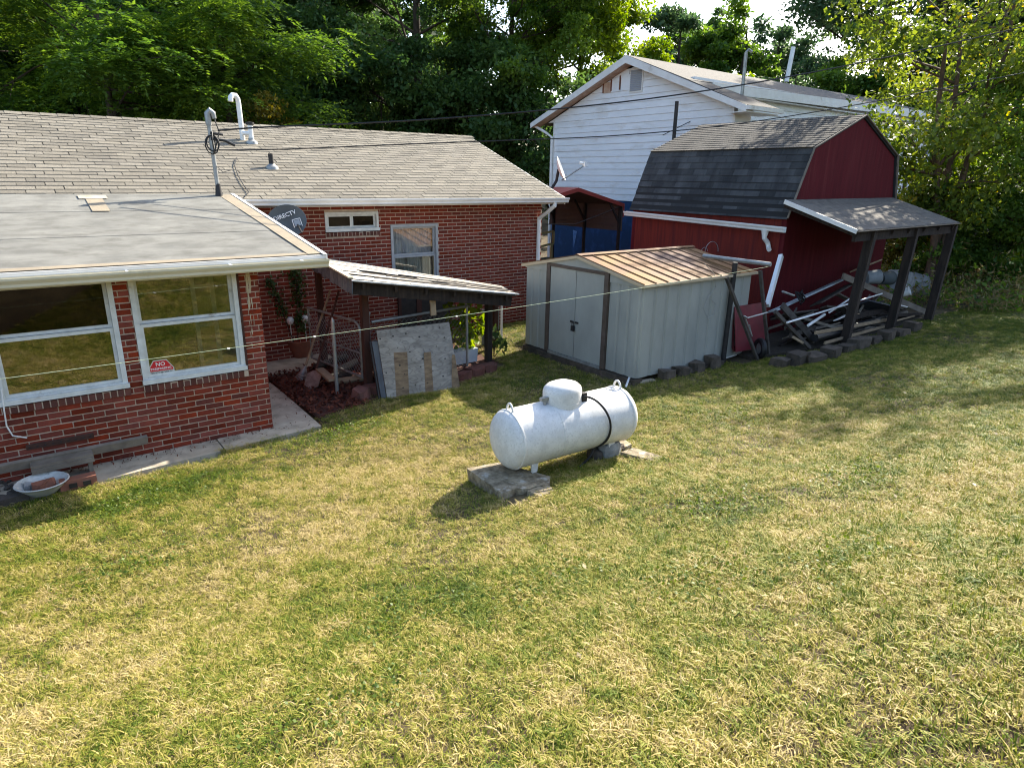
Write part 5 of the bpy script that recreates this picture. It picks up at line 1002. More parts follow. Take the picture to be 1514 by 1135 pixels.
plank('pale_scrap', 'pale scrap of trim in the middle of the heap', 'scrap', (1236, 473), 5.85, (1252, 465), 5.95, .1, .02, m_white, up=(0, .5, 1))
plank('pale_scrap', 'pale crumpled sheet between the last two posts', 'scrap', (1325, 452), 5.9, (1338, 455), 5.9, .12, .02, m_white, up=(0, .5, 1))
plank('grey_board', 'grey board at the back left under the white trim', 'board', (1150, 468), 6.3, (1200, 462), 6.4, .3, .03, m_dwood, up=(0, .6, 1))
plank('thin_batten', 'thin tan batten on the ground at the front left', 'batten', (1172, 498), 5.75, (1187, 507), 5.68, .04, .03, m_tan)
plank('thin_batten', 'thin dark batten leaning behind the short white pipe', 'batten', (1188, 470), 6.0, (1240, 486), 5.75, .05, .03, m_grey)
plank('broken_slat', 'broken brown slat near the wheelbarrow', 'slat', (1160, 486), 5.9, (1178, 456), 6.2, .05, .02, m_dwood)
plank('broken_slat', 'broken grey slat between first and second post', 'slat', (1270, 462), 5.95, (1286, 437), 6.2, .06, .02, m_grey)
plank('broken_slat', 'thin pale slat low beside the middle porch post', 'slat', (1325, 474), 5.66, (1352, 467), 5.7, .03, .02, m_tan)
q = MB(); rg = random.Random(4); c = gy(1184, 442, 6.25)
for k in range(5): q.tube([c + V((.16 * math.cos(a + k) * (1 + .3 * math.sin(k)), .08 * math.sin(a * 1.3 + k), .1 * math.sin(a + k * .7) + .02 * k)) for a in [i * .5 for i in range(14)]], .011, 5)
solo('cable_tangle', q, m_rubber, 'tangle of black cable on the left top of the heap', 'cable')
q = MB(); q.tube([gy(1157, 431, 6.2), gy(1174, 437, 6.2)], .02, 8); solo('pipe_stub', q, m_steel, 'short grey pipe stub pointing left above the cable tangle', 'pipe')
def bucket(lab, p, d, r, L_, m, nm='bucket', cat='bucket'):
    d = V(d).normalized(); mt = d.to_track_quat('Z', 'Y').to_matrix().to_4x4(); mt.translation = p; q = MB(); q.lathe([(.001, 0), (r * .9, 0), (r, L_), (r * 1.04, L_), (r * 1.04, L_ - .02), (r * .96, L_ - .025), (r * .88, .02), (.001, .02)], 22, mt); return solo(nm, q, m, lab, cat, 'scrap heap under the porch', True)
bucket('white plastic bucket lying on its side high on the heap', gy(1279, 411, 6.35), (.9, -.5, .1), .15, .3, mat('bucket_white', (.3, .32, .33), (.22, .24, .25), scale=6))
bucket('dark green grey drum lying behind the white bucket', gy(1300, 412, 6.5), (.95, -.2, .0), .15, .38, mat('drum_green', (.09, .11, .11), (.06, .075, .08)), 'drum', 'drum')
bucket('small white jug on the heap beside the middle porch post', gy(1332, 434, 6.1), (.2, -.8, .4), .09, .18, m_pvc, 'jug', 'jug')
bucket('pale crumpled paint can right of the dark drum', gy(1322, 420, 6.4), (.9, -.2, -.2), .12, .25, m_pale, 'paint_can', 'can')
for i, (px, py, r_) in enumerate(((1330, 412, .42), (1348, 418, .5), (1312, 440, .25))):
    p = gy(px, py, 7.2 + .3 * i); solo('boulder', stone(V((p.x, p.y, T(p.x, p.y) - .05)), r_, r_ * .8, max(p.z - T(p.x, p.y) + r_ * .6, .3), i, 90 + i, 14), m_rock, ('pale grey boulder at the barn corner behind the middle post', 'larger brownish boulder between the last two posts', 'small boulder behind the pale paint can')[i], 'boulder', 'boulders behind the porch', True)

rg = random.Random(77)
for i in range(46):                                      # buried scrap, nothing tells these apart
    a = gy(rg.uniform(1165, 1330), 0, 6); x0 = rg.uniform(11.3, 15.4); y0 = rg.uniform(5.8, 6.6); az = rg.uniform(-.5, .5) + (math.pi if rg.random() < .5 else 0); l_ = rg.uniform(.7, 1.5); z0 = T(x0, y0) + (.03 + rg.random() * (.12 + .75 * (y0 - 5.75))) * (1 - abs(x0 - 13.2) / 3.6); z1 = max(T(x0, y0) + .03, z0 + rg.uniform(-.25, .3)); d = V((math.cos(az), math.sin(az) * .5, 0)) * l_ / 2
    q = MB(); q.bar(V((x0, y0, z0)) - d, V((x0, max(y0, 5.85), z1)) + d, rg.uniform(.05, .2), rg.uniform(.02, .05), up=(0, .5, 1)); q.v = [(a_, max(b_, 5.68), max(c_, .2)) for a_, b_, c_ in q.v]
    solo('scrap_plank', q, (m_dwood, m_post, m_dwood, m_grey)[i % 4], 'dark scrap plank buried in the heap under the barn porch', 'plank', 'buried planks of the scrap heap')
q = MB(); q.prism([(9.9, 6.1, .1), (11.6, 5.72, .1), (15.9, 5.6, .1), (15.9, 6.89, .1), (10.1, 6.89, .1)], (0, 0, .0)); q.v = [(x_, y_, T(x_, 5.7) + .035 - (0 if i < 5 else .1)) for i, (x_, y_, z_) in enumerate(q.v)]
struct('porch_soil', q, mat('porch_dirt', (.05, .038, .026), (.028, .022, .016), scale=9, rough=1, bump=1, bscale=40))

# cellar door behind the pen, smears on the wing corner
a, b = gy(590, 470, 10.96), gy(668, 432, 10.96); a.z = .2
q = MB(); q.box(a.x, b.x, 10.972, 10.995, a.z, b.z); cd_ = part('cellar_door', q, m_black, mainw)
for f0, f1, m_ in ((.0, .05, m_rpost), (.33, .42, m_rpost), (.62, .66, m_dwood), (.95, 1, m_rpost)): q = MB(); q.box(a.x + (b.x - a.x) * f0, a.x + (b.x - a.x) * f1, 10.955, 10.971, a.z, b.z); part('door_board', q, m_, cd_)
rg = random.Random(31); m_smear = mat('mortar_smear', (.5, .42, .3), (.38, .3, .2), scale=20, rough=.95)
for x0, x1, z0, z1 in ((2.165, 2.185, 1.55, 1.98), (2.19, 2.215, 1.75, 2.0), (2.17, 2.18, 1.2, 1.5), (2.20, 2.21, 1.35, 1.7)):
    q = MB(); n = 7; L_ = [(x0 + rg.uniform(-.006, .006), z0 + (z1 - z0) * i / n) for i in range(n + 1)]; R_ = [(x1 + rg.uniform(-.006, .006) - (.006 if i == 0 else 0), z0 + (z1 - z0) * i / n) for i in range(n + 1)]
    q.prism([(x_, YA - .0055, z_) for x_, z_ in L_ + R_[::-1]][::-1], (0, .003, 0)); part('mortar_smear', q, m_smear, wing)

# ================================================================== trees and shrubs
LM = {
 'dark': leafmat('leaf_dark', (.035, .08, .024), (.10, .17, .045), trans=.45),
 'mid': leafmat('leaf_mid', (.05, .115, .024), (.16, .25, .042), trans=.5),
 'bright': leafmat('leaf_bright', (.07, .14, .018), (.22, .29, .04), trans=.52),
 'blue': leafmat('leaf_blue_green', (.035, .08, .035), (.11, .17, .07), trans=.45),
 'yellow': leafmat('leaf_yellow_green', (.06, .11, .02), (.19, .235, .04), (.44, .37, .05), trans=.5),
 'gold': leafmat('leaf_gold', (.09, .09, .014), (.28, .22, .04), trans=.4),
 'vine': leafmat('leaf_vine', (.025, .055, .017), (.085, .13, .035), trans=.35),
 'dead': leafmat('leaf_dead', (.05, .012, .008), (.17, .055, .03), trans=.1, rough=.9),
 'straw': leafmat('leaf_straw', (.12, .10, .04), (.34, .27, .12), trans=.35),
}
def tree(name, label, loc, h, r, base, nleaf, ls, lk, seed, tr=.16, bark=None, nb=18, lean=(0, 0), frond=False, rc=.7, group=None, stems=1, top=1.0, zsc=.48, sub=2, droop=.25, cat='tree', ytop=None):
    rng = np.random.default_rng(seed); rg = random.Random(seed); loc = V(loc)
    if ytop is not None: dd_ = (loc - CO).dot(MF); xx_ = 757 + 960.1 * (loc - CO).dot(MR) / dd_; h = gd(xx_, ytop, dd_).z - loc.z
    bark = bark or m_bark
    t = thing(name, label, cat, loc, group); q = MB(); cl = []
    cc = V((lean[0], lean[1], base + (h - base) * .5)); hz = (h - base) * .5
    for s in range(stems):
        sp = V((rg.uniform(-.12, .12) * (stems > 1), rg.uniform(-.12, .12) * (stems > 1), 0)); ln = V((lean[0] + rg.uniform(-.25, .25) * r * (stems > 1), lean[1] + rg.uniform(-.25, .25) * r * (stems > 1), 0))
        n = 7; pts = [sp + ln * (i / n) ** 1.4 + V((rg.uniform(-.05, .05) * h * .2, rg.uniform(-.05, .05) * h * .2, -.15 if i == 0 else h * .88 * i / n)) * (1 if i else 1) for i in range(n + 1)]
        pts[0].x, pts[0].y = sp.x, sp.y
        q.tube(pts, [tr * (1.25 if i == 0 else (1 - .82 * i / n)) / (stems ** .4) for i in range(n + 1)], 9)
        for k in range(nb // stems):
            f = rg.uniform(max(base * .8 / (h * .88), .15), .97); i = min(int(f * n), n - 1); o = pts[i].lerp(pts[i + 1], f * n - i)
            az = k * 2.4 + rg.uniform(-.4, .4); el = rg.uniform(.0, .8) * (1 if f < .8 else 1.4); d = V((math.cos(az) * math.cos(el), math.sin(az) * math.cos(el), math.sin(el)))
            rel = (o.z - cc.z) / hz; rmax = r * math.sqrt(max(.1, 1 - rel * rel * .8)); L = rmax * rg.uniform(.65, 1.08)
            p1 = o + d * L * .5 + V((0, 0, rg.uniform(-.1, .15) * L)); p2 = o + d * L + V((0, 0, rg.uniform(-.15, .2) * L)); br0 = tr * .34 * (1 - f * .6)
            q.tube([o, p1, p2], [br0, br0 * .6, br0 * .18], 5)
            cl.append(p2); cl.append(p1.lerp(p2, .55))
            for _ in range(sub):
                o2 = o.lerp(p1, rg.uniform(.4, 1)) if rg.random() < .5 else p1.lerp(p2, rg.uniform(0, .8)); d2 = (d + V((rg.gauss(0, .7), rg.gauss(0, .7), rg.gauss(.1, .5)))).normalized(); e = o2 + d2 * L * rg.uniform(.25, .5)
                q.tube([o2, o2.lerp(e, .5) + V((0, 0, .06)), e], [br0 * .4, br0 * .26, br0 * .08], 4); cl.append(e); 
                if rg.random() < .5: cl.append(o2.lerp(e, .6))
    part('trunk', q, bark, t, True, local=True)
    C0 = np.array([tuple(c) for c in cl]); C0 = C0[C0[:, 2] > base * .55]
    m = len(C0); tint_c = np.clip(rng.normal(.42, .2, m), 0, 1); rad = rng.uniform(.55, 1.25, m) * rc
    if frond:
        nf = nleaf // 13; ci = rng.integers(0, m, nf); u = rng.normal(size=(nf, 3)); u /= np.linalg.norm(u, axis=1)[:, None]
        P = C0[ci] + u * (rad[ci] * rng.uniform(.2, 1, nf) ** .6)[:, None] * np.array([1, 1, zsc]); d = u + rng.normal(size=(nf, 3)) * .3; d[:, 2] = d[:, 2] * .4 - droop; d /= np.linalg.norm(d, axis=1)[:, None]
        side = np.cross(d, np.array([0, 0, 1.0])); side /= np.linalg.norm(side, axis=1)[:, None] + 1e-6
        Cs, Ds, Ti = [], [], []; tf = np.clip(tint_c[ci] + rng.normal(0, .12, nf), 0, 1)
        for k in range(13):
            sg = (0 if k == 12 else (1 if k % 2 else -1)); a = (k // 2 + 1) * ls * .52; sagz = np.zeros((nf, 3)); sagz[:, 2] = -(a * a) * .5
            Cs.append(P + d * a + sagz); Ds.append(d * (.55 if sg else 1.2) + side * sg * 1.0); Ti.append(tf)
        Vv, Ff = leaves(rng, np.concatenate(Cs), ls, up=1.0, aspect=.42, D=np.concatenate(Ds) * 2.0); tint = np.repeat(np.clip(np.concatenate(Ti), 0, 1), 4)
    else:
        ci = rng.integers(0, m, nleaf); u = rng.normal(size=(nleaf, 3)); u /= np.linalg.norm(u, axis=1)[:, None]
        P = C0[ci] + u * (rad[ci] * rng.uniform(.15, 1, nleaf) ** .5)[:, None] * np.array([1, 1, zsc])
        Vv, Ff = leaves(rng, P, ls, aspect=.62, droop=droop, up=.75); tint = np.repeat(np.clip(tint_c[ci] + rng.normal(0, .16, nleaf), 0, 1), 4)
    link('crown', npmesh('crown', Vv, Ff, LM[lk], tint), t)
    return t
def gp_(px, d): p = gd(px, 300, d); return V((p.x, p.y, T(p.x, p.y)))
G1 = 'trees behind the brick house'
tree('walnut_tree', 'feathery leaved tree at the far left above the shingle roof', gp_(10, 22), 13.5, 3.7, 1.6, 62000, .16, 'mid', 1, tr=.2, frond=True, rc=.95, group=G1, nb=30, ytop=-60)
tree('walnut_tree', 'feathery leaved tree second from the left with sunlit upper sprays', gp_(185, 21), 12.5, 3.4, 1.8, 62000, .16, 'mid', 2, tr=.2, frond=True, rc=.9, group=G1, nb=30, ytop=-35)
tree('walnut_tree', 'feathery leaved tree behind the mast reaching over the roof ridge', gp_(350, 22.5), 13, 3.1, 1.8, 52000, .16, 'mid', 3, tr=.2, frond=True, rc=.9, group=G1, nb=28, ytop=-20)
tree('maple_tree', 'dark dense tree behind the feathery ones at the far left', gp_(90, 33), 17, 6.5, 2.0, 42000, .26, 'dark', 4, tr=.3, rc=1.3, group=G1, nb=30)
tree('maple_tree', 'dark dense tree filling the gap above the curved vent pipe', gp_(270, 34), 17, 6.0, 2.0, 42000, .26, 'dark', 5, tr=.3, rc=1.3, group=G1, nb=30)
tree('maple_tree', 'dark tree with a few light sprays left of the tallest elm', gp_(470, 34), 17, 5.0, 1.6, 50000, .2, 'dark', 6, tr=.26, rc=.95, group=G1, nb=30, ytop=-60)
tree('elm_tree', 'tall dense grey green elm behind the middle of the ridge', gp_(625, 33), 18, 6.0, 1.2, 62000, .17, 'dark', 7, tr=.3, rc=.95, group=G1, nb=36)
tree('elm_tree', 'grey green elm beside the left corner of the white house', gp_(755, 33), 15, 4.9, .6, 60000, .17, 'mid', 8, tr=.25, rc=.9, group=G1, nb=34)
tree('maple_tree', 'dark tree behind the gap between the dark tree and elm', gp_(548, 42), 21, 6.5, 1.6, 40000, .28, 'dark', 12, tr=.3, rc=1.3, group=G1, nb=30)
tree('locust_tree', 'bright yellow green tree just left of the white gable', gp_(848, 36), 15.5, 3.6, 1.0, 48000, .22, 'bright', 9, tr=.26, rc=1.1, group=G1, nb=32)
tree('locust_tree', 'lower bright tree against the sky gap above the white gable', gp_(915, 44), 13.6, 2.6, 1.0, 26000, .24, 'bright', 10, tr=.26, rc=1.1, group=G1, nb=26, ytop=62)
G2 = 'far trees beyond the white house'
for i, (px, d, h, r, k, lb) in enumerate(((985, 56, 22, 3.6, 'blue', 'far dark tree first right of the sky gap'), (1032, 60, 30, 3.8, 'mid', 'far tree with a rounded top second right of the sky gap'), (1075, 58, 22, 3.6, 'mid', 'far pointed tree standing behind the white house mast'), (1122, 62, 46, 3.6, 'blue', 'far hazy tree behind the white roof pipe'), (1010, 66, 45, 4.5, 'dark', 'farthest dark tree between the first two beyond the gable'))):
    tree('far_tree', lb, gp_(px, d), 15, r, 1.0, 16000, .34, k, 20 + i, tr=.3, rc=1.1, group=G2, nb=24, sub=2, ytop=h)
tree('oak_tree', 'large spreading oak with dark limbs behind the white house', gp_(1265, 42), 21, 6.6, 5.0, 46000, .26, 'blue', 30, tr=.5, rc=1.5, group=G2, nb=30)
tree('oak_tree', 'dark oak behind the yellowing tree at top right', gp_(1420, 40), 20, 8, 2.0, 46000, .26, 'dark', 31, tr=.5, rc=1.5, group=G2, nb=30)
for i, (px, d, h, r, k, lb) in enumerate(((1150, 40, 9.3, 2.6, 'blue', 'bushy shrub below the oak behind the white roof'), (1225, 38, 8.6, 3.0, 'mid', 'wide bush right of the white roof pipe'), (1075, 42, 8.6, 2.0, 'bright', 'pale leafy shrub beside the white house mast'), (1300, 36, 8.0, 3.0, 'mid', 'bush behind the right end of the white roof'))):
    tree('shrub', lb, gp_(px, d), h, r, .3, 15000, .24, k, 40 + i, tr=.1, rc=.8, nb=20, sub=3, cat='shrub', group='bushes behind the white house')
pg = gp_(388, 21.5); tree('golden_shrub', 'golden shrub peeping over the ridge beside the curved vent pipe', pg, 5.2, 1.35, .4, 9000, .11, 'gold', 50, tr=.06, rc=.5, nb=18, cat='shrub')
pg = gp_(420, 23); tree('golden_shrub', 'smaller greenish gold shrub right of the golden one', pg, 4.9, 1.0, .4, 6000, .11, 'gold', 51, tr=.06, rc=.45, nb=14, cat='shrub')
for i, (px, d, lb) in enumerate(((30, 28, 'dark low shrub under the far left trees'), (140, 28, 'dark low shrub in the shade second from left'), (250, 29, 'dark low shrub behind the ridge middle left'), (370, 30, 'dark low shrub behind the curved vent pipe'), (470, 31, 'dark low shrub under the dark tree'), (570, 31, 'dark low shrub left of the elm trunk'), (690, 31, 'dark low shrub right of the elm trunk'), (790, 30, 'dark low shrub behind the white dish'))):
    tree('dark_shrub', lb, gp_(px, d), 6.5, 3.4, .2, 15000, .24, 'dark', 60 + i, tr=.08, rc=1.0, nb=20, sub=3, cat='shrub', group='shady shrubs behind the house')
# the near trees at right
R1 = og(1463, 432); R1.z = T(R1.x, R1.y)
tree('yellowing_tree', 'many stemmed tree with yellowing leaves beside the barn porch', (19.9, 7.2, T(19.9, 7.2)), 9.6, 3.6, 2.6, 17000, .15, 'yellow', 71, tr=.17, bark=m_bark2, nb=34, stems=3, rc=.62, sub=4, zsc=.8, droop=.5)
tree('young_tree', 'leafy green tree at the right edge shading the barn porch', (R1.x + .3, R1.y - 1.0, R1.z), 7.4, 2.5, 1.3, 14000, .14, 'mid', 72, tr=.18, nb=30, stems=2, rc=.6, sub=4, zsc=.8, droop=.45)
p = gp_(1330, 21); tree('sapling', 'thin sapling with pale leaves between barn and white house', p, 6.4, 1.9, 2.2, 4200, .13, 'yellow', 73, tr=.08, bark=m_bark2, nb=20, rc=.5, cat='sapling')
p = gp_(1405, 19); tree('sapling', 'green sapling filling the gap below the porch roof end', p, 3.6, 1.3, .3, 9000, .11, 'bright', 74, tr=.05, nb=20, rc=.42, cat='sapling')
p = gp_(1510, 20); tree('bush', 'sunlit yellow green bush at the right edge behind the lawn', p, 2.6, 1.5, .1, 9000, .13, 'bright', 75, tr=.05, nb=18, rc=.5, cat='bush')
p = gp_(1340, 19.5); tree('bush', 'olive bush behind the boulders at the barn corner', p, 2.2, 1.2, .1, 7000, .11, 'gold', 76, tr=.05, nb=16, rc=.4, cat='bush')
for px, d, h, r, n, lk_, lb in ((1392, 17.6, 2.6, 1.0, 6500, 'mid', 'low leafy bush behind the last porch post'), (1440, 18.4, 2.9, 1.2, 8000, 'dark', 'dark low bush at the foot of the yellowing tree'), (1492, 17.8, 2.4, 1.1, 7000, 'mid', 'low bush against the right edge of the lawn')):
    p = gp_(px, d); tree('bush', lb, p, h, r, .1, n, .11, lk_, 300 + px, tr=.05, nb=18, rc=.4, cat='bush')
# pen plant, creeper
def leafthing(name, label, cat, loc, centres, rad, n, ls, k, seed, stems, aspect=.8):
    rng = np.random.default_rng(seed); loc = V(loc); t = thing(name, label, cat, loc); C0 = np.array([tuple(V(c) - loc) for c in centres]); ci = rng.integers(0, len(C0), n); P = C0[ci] + rng.normal(size=(n, 3)) * rad
    Vv, Ff = leaves(rng, P, ls, aspect=aspect, droop=.4); link('foliage', npmesh('foliage', Vv, Ff, LM[k], np.repeat(np.clip(rng.normal(.5, .25, n), 0, 1), 4)), t); q = MB()
    for s in stems: q.tube([V(a) - loc for a in s], .008, 5)
    part('stem', q, m_bark, t, local=True); return t
c = gy(690, 478, 9.15); g0 = V((c.x, c.y, .06)); cs = [gy(x_, y_, 9.1 + .1 * (i % 3)) for i, (x_, y_) in enumerate(((672, 446), (684, 458), (700, 466), (690, 480), (676, 486), (705, 488), (695, 498), (682, 500), (712, 478), (668, 470)))]
leafthing('pokeweed', 'broad leaved green plant growing inside the pen', 'plant', g0, cs, .09, 210, .13, 'bright', 80, [(g0, cs[i]) for i in (0, 2, 4, 6, 8)])
c = og(735, 530); g0 = V((c.x, c.y + .1, c.z)); cs = [gy(x_, y_, g0.y - .1) for x_, y_ in ((733, 494), (740, 502), (746, 508), (738, 512), (730, 505), (728, 488))]
leafthing('vine_shoot', 'dark green leafy shoot trailing past the right pen post', 'plant', g0, cs, .05, 60, .11, 'vine', 81, [(g0, cs[i]) for i in (0, 2, 4)])
cs = [gy(x_, y_, 10.93) for x_, y_ in ((436, 398), (440, 410), (436, 422), (443, 432), (440, 445), (446, 456), (442, 468), (438, 478), (448, 484), (400, 418), (404, 428), (410, 440), (414, 452), (418, 462), (432, 404), (445, 420))]
g0 = V((cs[7].x, 10.9, .06)); leafthing('wall_creeper', 'creeper climbing the shaded brick wall above the terracotta pot', 'creeper', g0, cs, .055, 620, .06, 'vine', 82, [(g0, cs[7], cs[4], cs[0]), (g0, cs[13], cs[9])])
# far wood and weeds as masses
rng = np.random.default_rng(90); n = 130000; a = rng.uniform(0.05, 2.6, n); dd = rng.uniform(50, 85, n); X, Y = dd * np.cos(a), dd * np.sin(a)
keep = (np.degrees(a) > 56) | (np.degrees(a) < 23); hh = np.where(np.degrees(a) > 62, 19, 12); Z = rng.uniform(0, 1, n) ** .8 * hh * (1 + .22 * np.sin(a * 23) + .12 * np.sin(a * 51)) + 3.5
P = np.stack([X, Y, Z], 1)[keep]; Vv, Ff = leaves(rng, P, .8, aspect=.8); o = link('far_wood', npmesh('far_wood', Vv, Ff, LM['dark'], np.repeat(np.clip(rng.normal(.4, .25, len(P)), 0, 1), 4))); o['kind'] = 'stuff'
def scatter_stuff(name, n, fx, size, k, seed, aspect=.4, up=.35, tall=0.0, D=None):
    rng = np.random.default_rng(seed); P = np.array([fx(rng) for _ in range(n)]); Vv, Ff = leaves(rng, P, size, aspect=aspect, up=up, D=D); o = link(name, npmesh(name, Vv, Ff, LM[k], np.repeat(np.clip(rng.normal(.5, .25, n), 0, 1), 4))); o['kind'] = 'stuff'; return o
def inweeds(r): x = r.uniform(15.9, 27); y = r.uniform(4.6, 12) if x > 17.5 else r.uniform(6.6, 11); return x, y, T(x, y) + abs(r.normal(0, .22)) * (1 if r.random() < .8 else 2.5)
scatter_stuff('weeds', 16000, inweeds, .16, 'straw', 91, .18)
scatter_stuff('undergrowth', 9000, inweeds, .12, 'mid', 92, .6)
def inbed(r): x = r.uniform(2.88, 4.9); y = r.uniform(8.05 if x < 3.7 else 8.5, 10.3); y = max(y, 8.0 + (x - 2.88) * .12); return x, y, T(x, y) + .012 + abs(r.normal(0, .015))
scatter_stuff('leaf_litter', 5200, inbed, .06, 'dead', 93, .7, up=1.2)
def onwalk(r):
    if r.random() < .4: x, y = r.uniform(2.35, 2.85), r.uniform(7.7, 10.8)
    else: x, y = r.uniform(-.5, 2.3), 8.0 - abs(r.normal(0, .12))
    return x, y, .022 + abs(r.normal(0, .003))
scatter_stuff('walk_litter', 420, onwalk, .035, 'dead', 94, .4, up=3)
bd = MB(); bd.prism([(2.9, 8.0, .0), (3.6, 8.15, .0), (4.6, 8.5, .02), (6.6, 8.7, .05), (6.9, 10.9, .05), (4.21, 10.9, .02), (4.21, 10.2, .02), (2.9, 10.15, 0)], (0, 0, .045)); struct('mulch_bed', bd, mat('mulch_soil', (.085, .03, .02), (.045, .02, .014), scale=14, rough=1, bump=1, bscale=60))

# ================================================================== grass
def ok_grass(x, y):
    if y > 7.43 and x < 1.6: return False
    if y > 7.6 + (x - 1.6) * .08 and x < 2.9 and x >= 1.6: return False
    if x >= 2.9 and x < 3.7 and y > 8.0 + (x - 2.9) * .2: return False
    if 3.7 <= x < 6.35 and y > 8.45: return False
    if 6.35 <= x and y > 10.9: return False
    if 7.2 < x < 10.2 and 6.3 < y < 9.3: return False
    if x > 9.6 and y > 6.05 - (x - 9.6) * .06 and x < 11.6: return False
    if x >= 11.6 and y > 5.65: return False
    if 3.35 < x < 3.9 and 4.2 < y < 4.85: return False
    return True
gm = MB(); st = .11; dens = []
gxs = np.arange(-4.5, 24, st); gys = np.arange(-.6, 11, st)
for x in gxs:
    for y in gys:
        cx, cy = x + st / 2, y + st / 2
        if not ok_grass(cx, cy): continue
        v = V((cx, cy, T(cx, cy) - CAMZ)); dpt = v.dot(MF)
        if dpt < 1.2: continue
        sx = v.dot(MR) / dpt * 960; sy = -v.dot(MU) / dpt * 960
        if abs(sx) > 860 or sy > 690 or sy < -250: continue
        b = len(gm.v); gm.v += [(a, c, flat(a, c)) for a, c in ((x, y), (x + st, y), (x + st, y + st), (x, y + st))]; gm.f.append((b, b + 1, b + 2, b + 3))
        pn = math.sin(cx * 1.7 + .6 * math.sin(cy * 2.1)) * math.sin(cy * 1.9 + .8 * math.sin(cx * 1.3))
        dens += [max(120, min(1400, 4900 / (dpt * .9))) * (1 + .55 * pn) * random.uniform(.55, 1.35)] * 4
gme = mesh('grass', gm, m_soil); at = gme.attributes.new('dens', 'FLOAT', 'POINT'); at.data.foreach_set('value', np.array(dens, dtype=np.float32))
grass = link('grass', gme); grass['kind'] = 'stuff'
def grassmat():
    m = bpy.data.materials.new('grass_blades'); m.use_nodes = True; nt = m.node_tree; L = nt.links; out = nt.nodes['Material Output']; b = nt.nodes['Principled BSDF']; b.inputs['Roughness'].default_value = .6; b.inputs['Specular IOR Level'].default_value = .2
    geo = node(nt, 'ShaderNodeNewGeometry'); at = node(nt, 'ShaderNodeAttribute', attribute_name='tint')
    def nz(s, d, sc=(1, 1, 0.2)):
        mp = node(nt, 'ShaderNodeMapping'); mp.inputs['Scale'].default_value = sc; mp.inputs['Rotation'].default_value = (0, 0, .35); L.new(geo.outputs['Position'], mp.inputs[0])
        n = node(nt, 'ShaderNodeTexNoise'); n.inputs['Scale'].default_value = s; n.inputs['Detail'].default_value = d; n.inputs['Roughness'].default_value = .65; L.new(mp.outputs[0], n.inputs['Vector']); return n.outputs['Fac']
    def mth(op, a, bb):
        x = node(nt, 'ShaderNodeMath', operation=op)
        for v, i in ((a, 0), (bb, 1)):
            if hasattr(v, 'links'): L.new(v, x.inputs[i])
            else: x.inputs[i].default_value = v
        return x.outputs[0]
    f = mth('ADD', mth('MULTIPLY', nz(.5, 4, (.75, 1.6, .2)), .85), mth('SUBTRACT', mth('MULTIPLY', nz(4.2, 7), 2.1), .48)); oi = node(nt, 'ShaderNodeObjectInfo'); f = mth('ADD', f, mth('MULTIPLY', at.outputs['Fac'], .62)); f = mth('ADD', f, mth('MULTIPLY', mth('SUBTRACT', oi.outputs['Random'], .42), .75))
    def patch(loc, rz_, sc, amt, f):                     # a worn or lush patch of the lawn
        mp = node(nt, 'ShaderNodeMapping', vector_type='TEXTURE'); mp.inputs['Location'].default_value = (*loc, 0); mp.inputs['Rotation'].default_value = (0, 0, rz_); mp.inputs['Scale'].default_value = (sc[0], sc[1], 50); L.new(geo.outputs['Position'], mp.inputs[0])
        ln = node(nt, 'ShaderNodeVectorMath', operation='LENGTH'); L.new(mp.outputs[0], ln.inputs[0]); q = node(nt, 'ShaderNodeMapRange', interpolation_type='SMOOTHSTEP'); L.new(ln.outputs['Value'], q.inputs[0]); q.inputs[1].default_value = .25; q.inputs[2].default_value = 1.1; q.inputs[3].default_value = amt; q.inputs[4].default_value = 0
        return mth('ADD', f, q.outputs[0])
    f = patch((2.4, 5.6), .46, (2.6, 1.1), .3, f); f = patch((.9, 6.85), .1, (1.2, .42), -.45, f); f = patch((2.6, 7.3), .15, (.9, .3), -.35, f); f = patch((2.0, 3.2), -.5, (1.4, .6), -.25, f); f = patch((4.6, 2.6), -.5, (2.0, .45), -.25, f); f = patch((6.6, 3.6), -.45, (3.4, .3), .2, f); f = patch((0.1, 4.1), .3, (1.2, .8), .15, f); f = patch((5.5, 1.6), -.4, (2.2, .5), .15, f)
    sx = node(nt, 'ShaderNodeSeparateXYZ'); L.new(geo.outputs['Position'], sx.inputs[0])
    mr_ = node(nt, 'ShaderNodeMapRange'); L.new(sx.outputs[0], mr_.inputs[0]); mr_.inputs[1].default_value = 5; mr_.inputs[2].default_value = 15; mr_.inputs[3].default_value = 0; mr_.inputs[4].default_value = .40
    f = mth('SUBTRACT', f, mr_.outputs[0])
    mp = node(nt, 'ShaderNodeMapRange'); L.new(f, mp.inputs[0]); mp.inputs[1].default_value = .78; mp.inputs[2].default_value = 2.05
    r = node(nt, 'ShaderNodeValToRGB'); L.new(mp.outputs[0], r.inputs[0]); e = r.color_ramp.elements
    e[0].color = (.07, .12, .012, 1); e[0].position = .03; e[1].color = (.56, .45, .22, 1); e[1].position = .97
    for pos, c in ((.28, (.165, .215, .022)), (.50, (.29, .28, .042)), (.74, (.46, .37, .115))): k = e.new(pos); k.color = (*c, 1)
    L.new(r.outputs[0], b.inputs['Base Color']); tr = node(nt, 'ShaderNodeBsdfTranslucent'); L.new(r.outputs[0], tr.inputs[0]); mx = node(nt, 'ShaderNodeMixShader'); mx.inputs[0].default_value = .4
    L.new(b.outputs[0], mx.inputs[1]); L.new(tr.outputs[0], mx.inputs[2]); L.new(mx.outputs[0], out.inputs[0]); return m
GMAT = grassmat()
tufts = bpy.data.collections.new('grass_tufts')           # never linked into the scene: only the source of the scatter
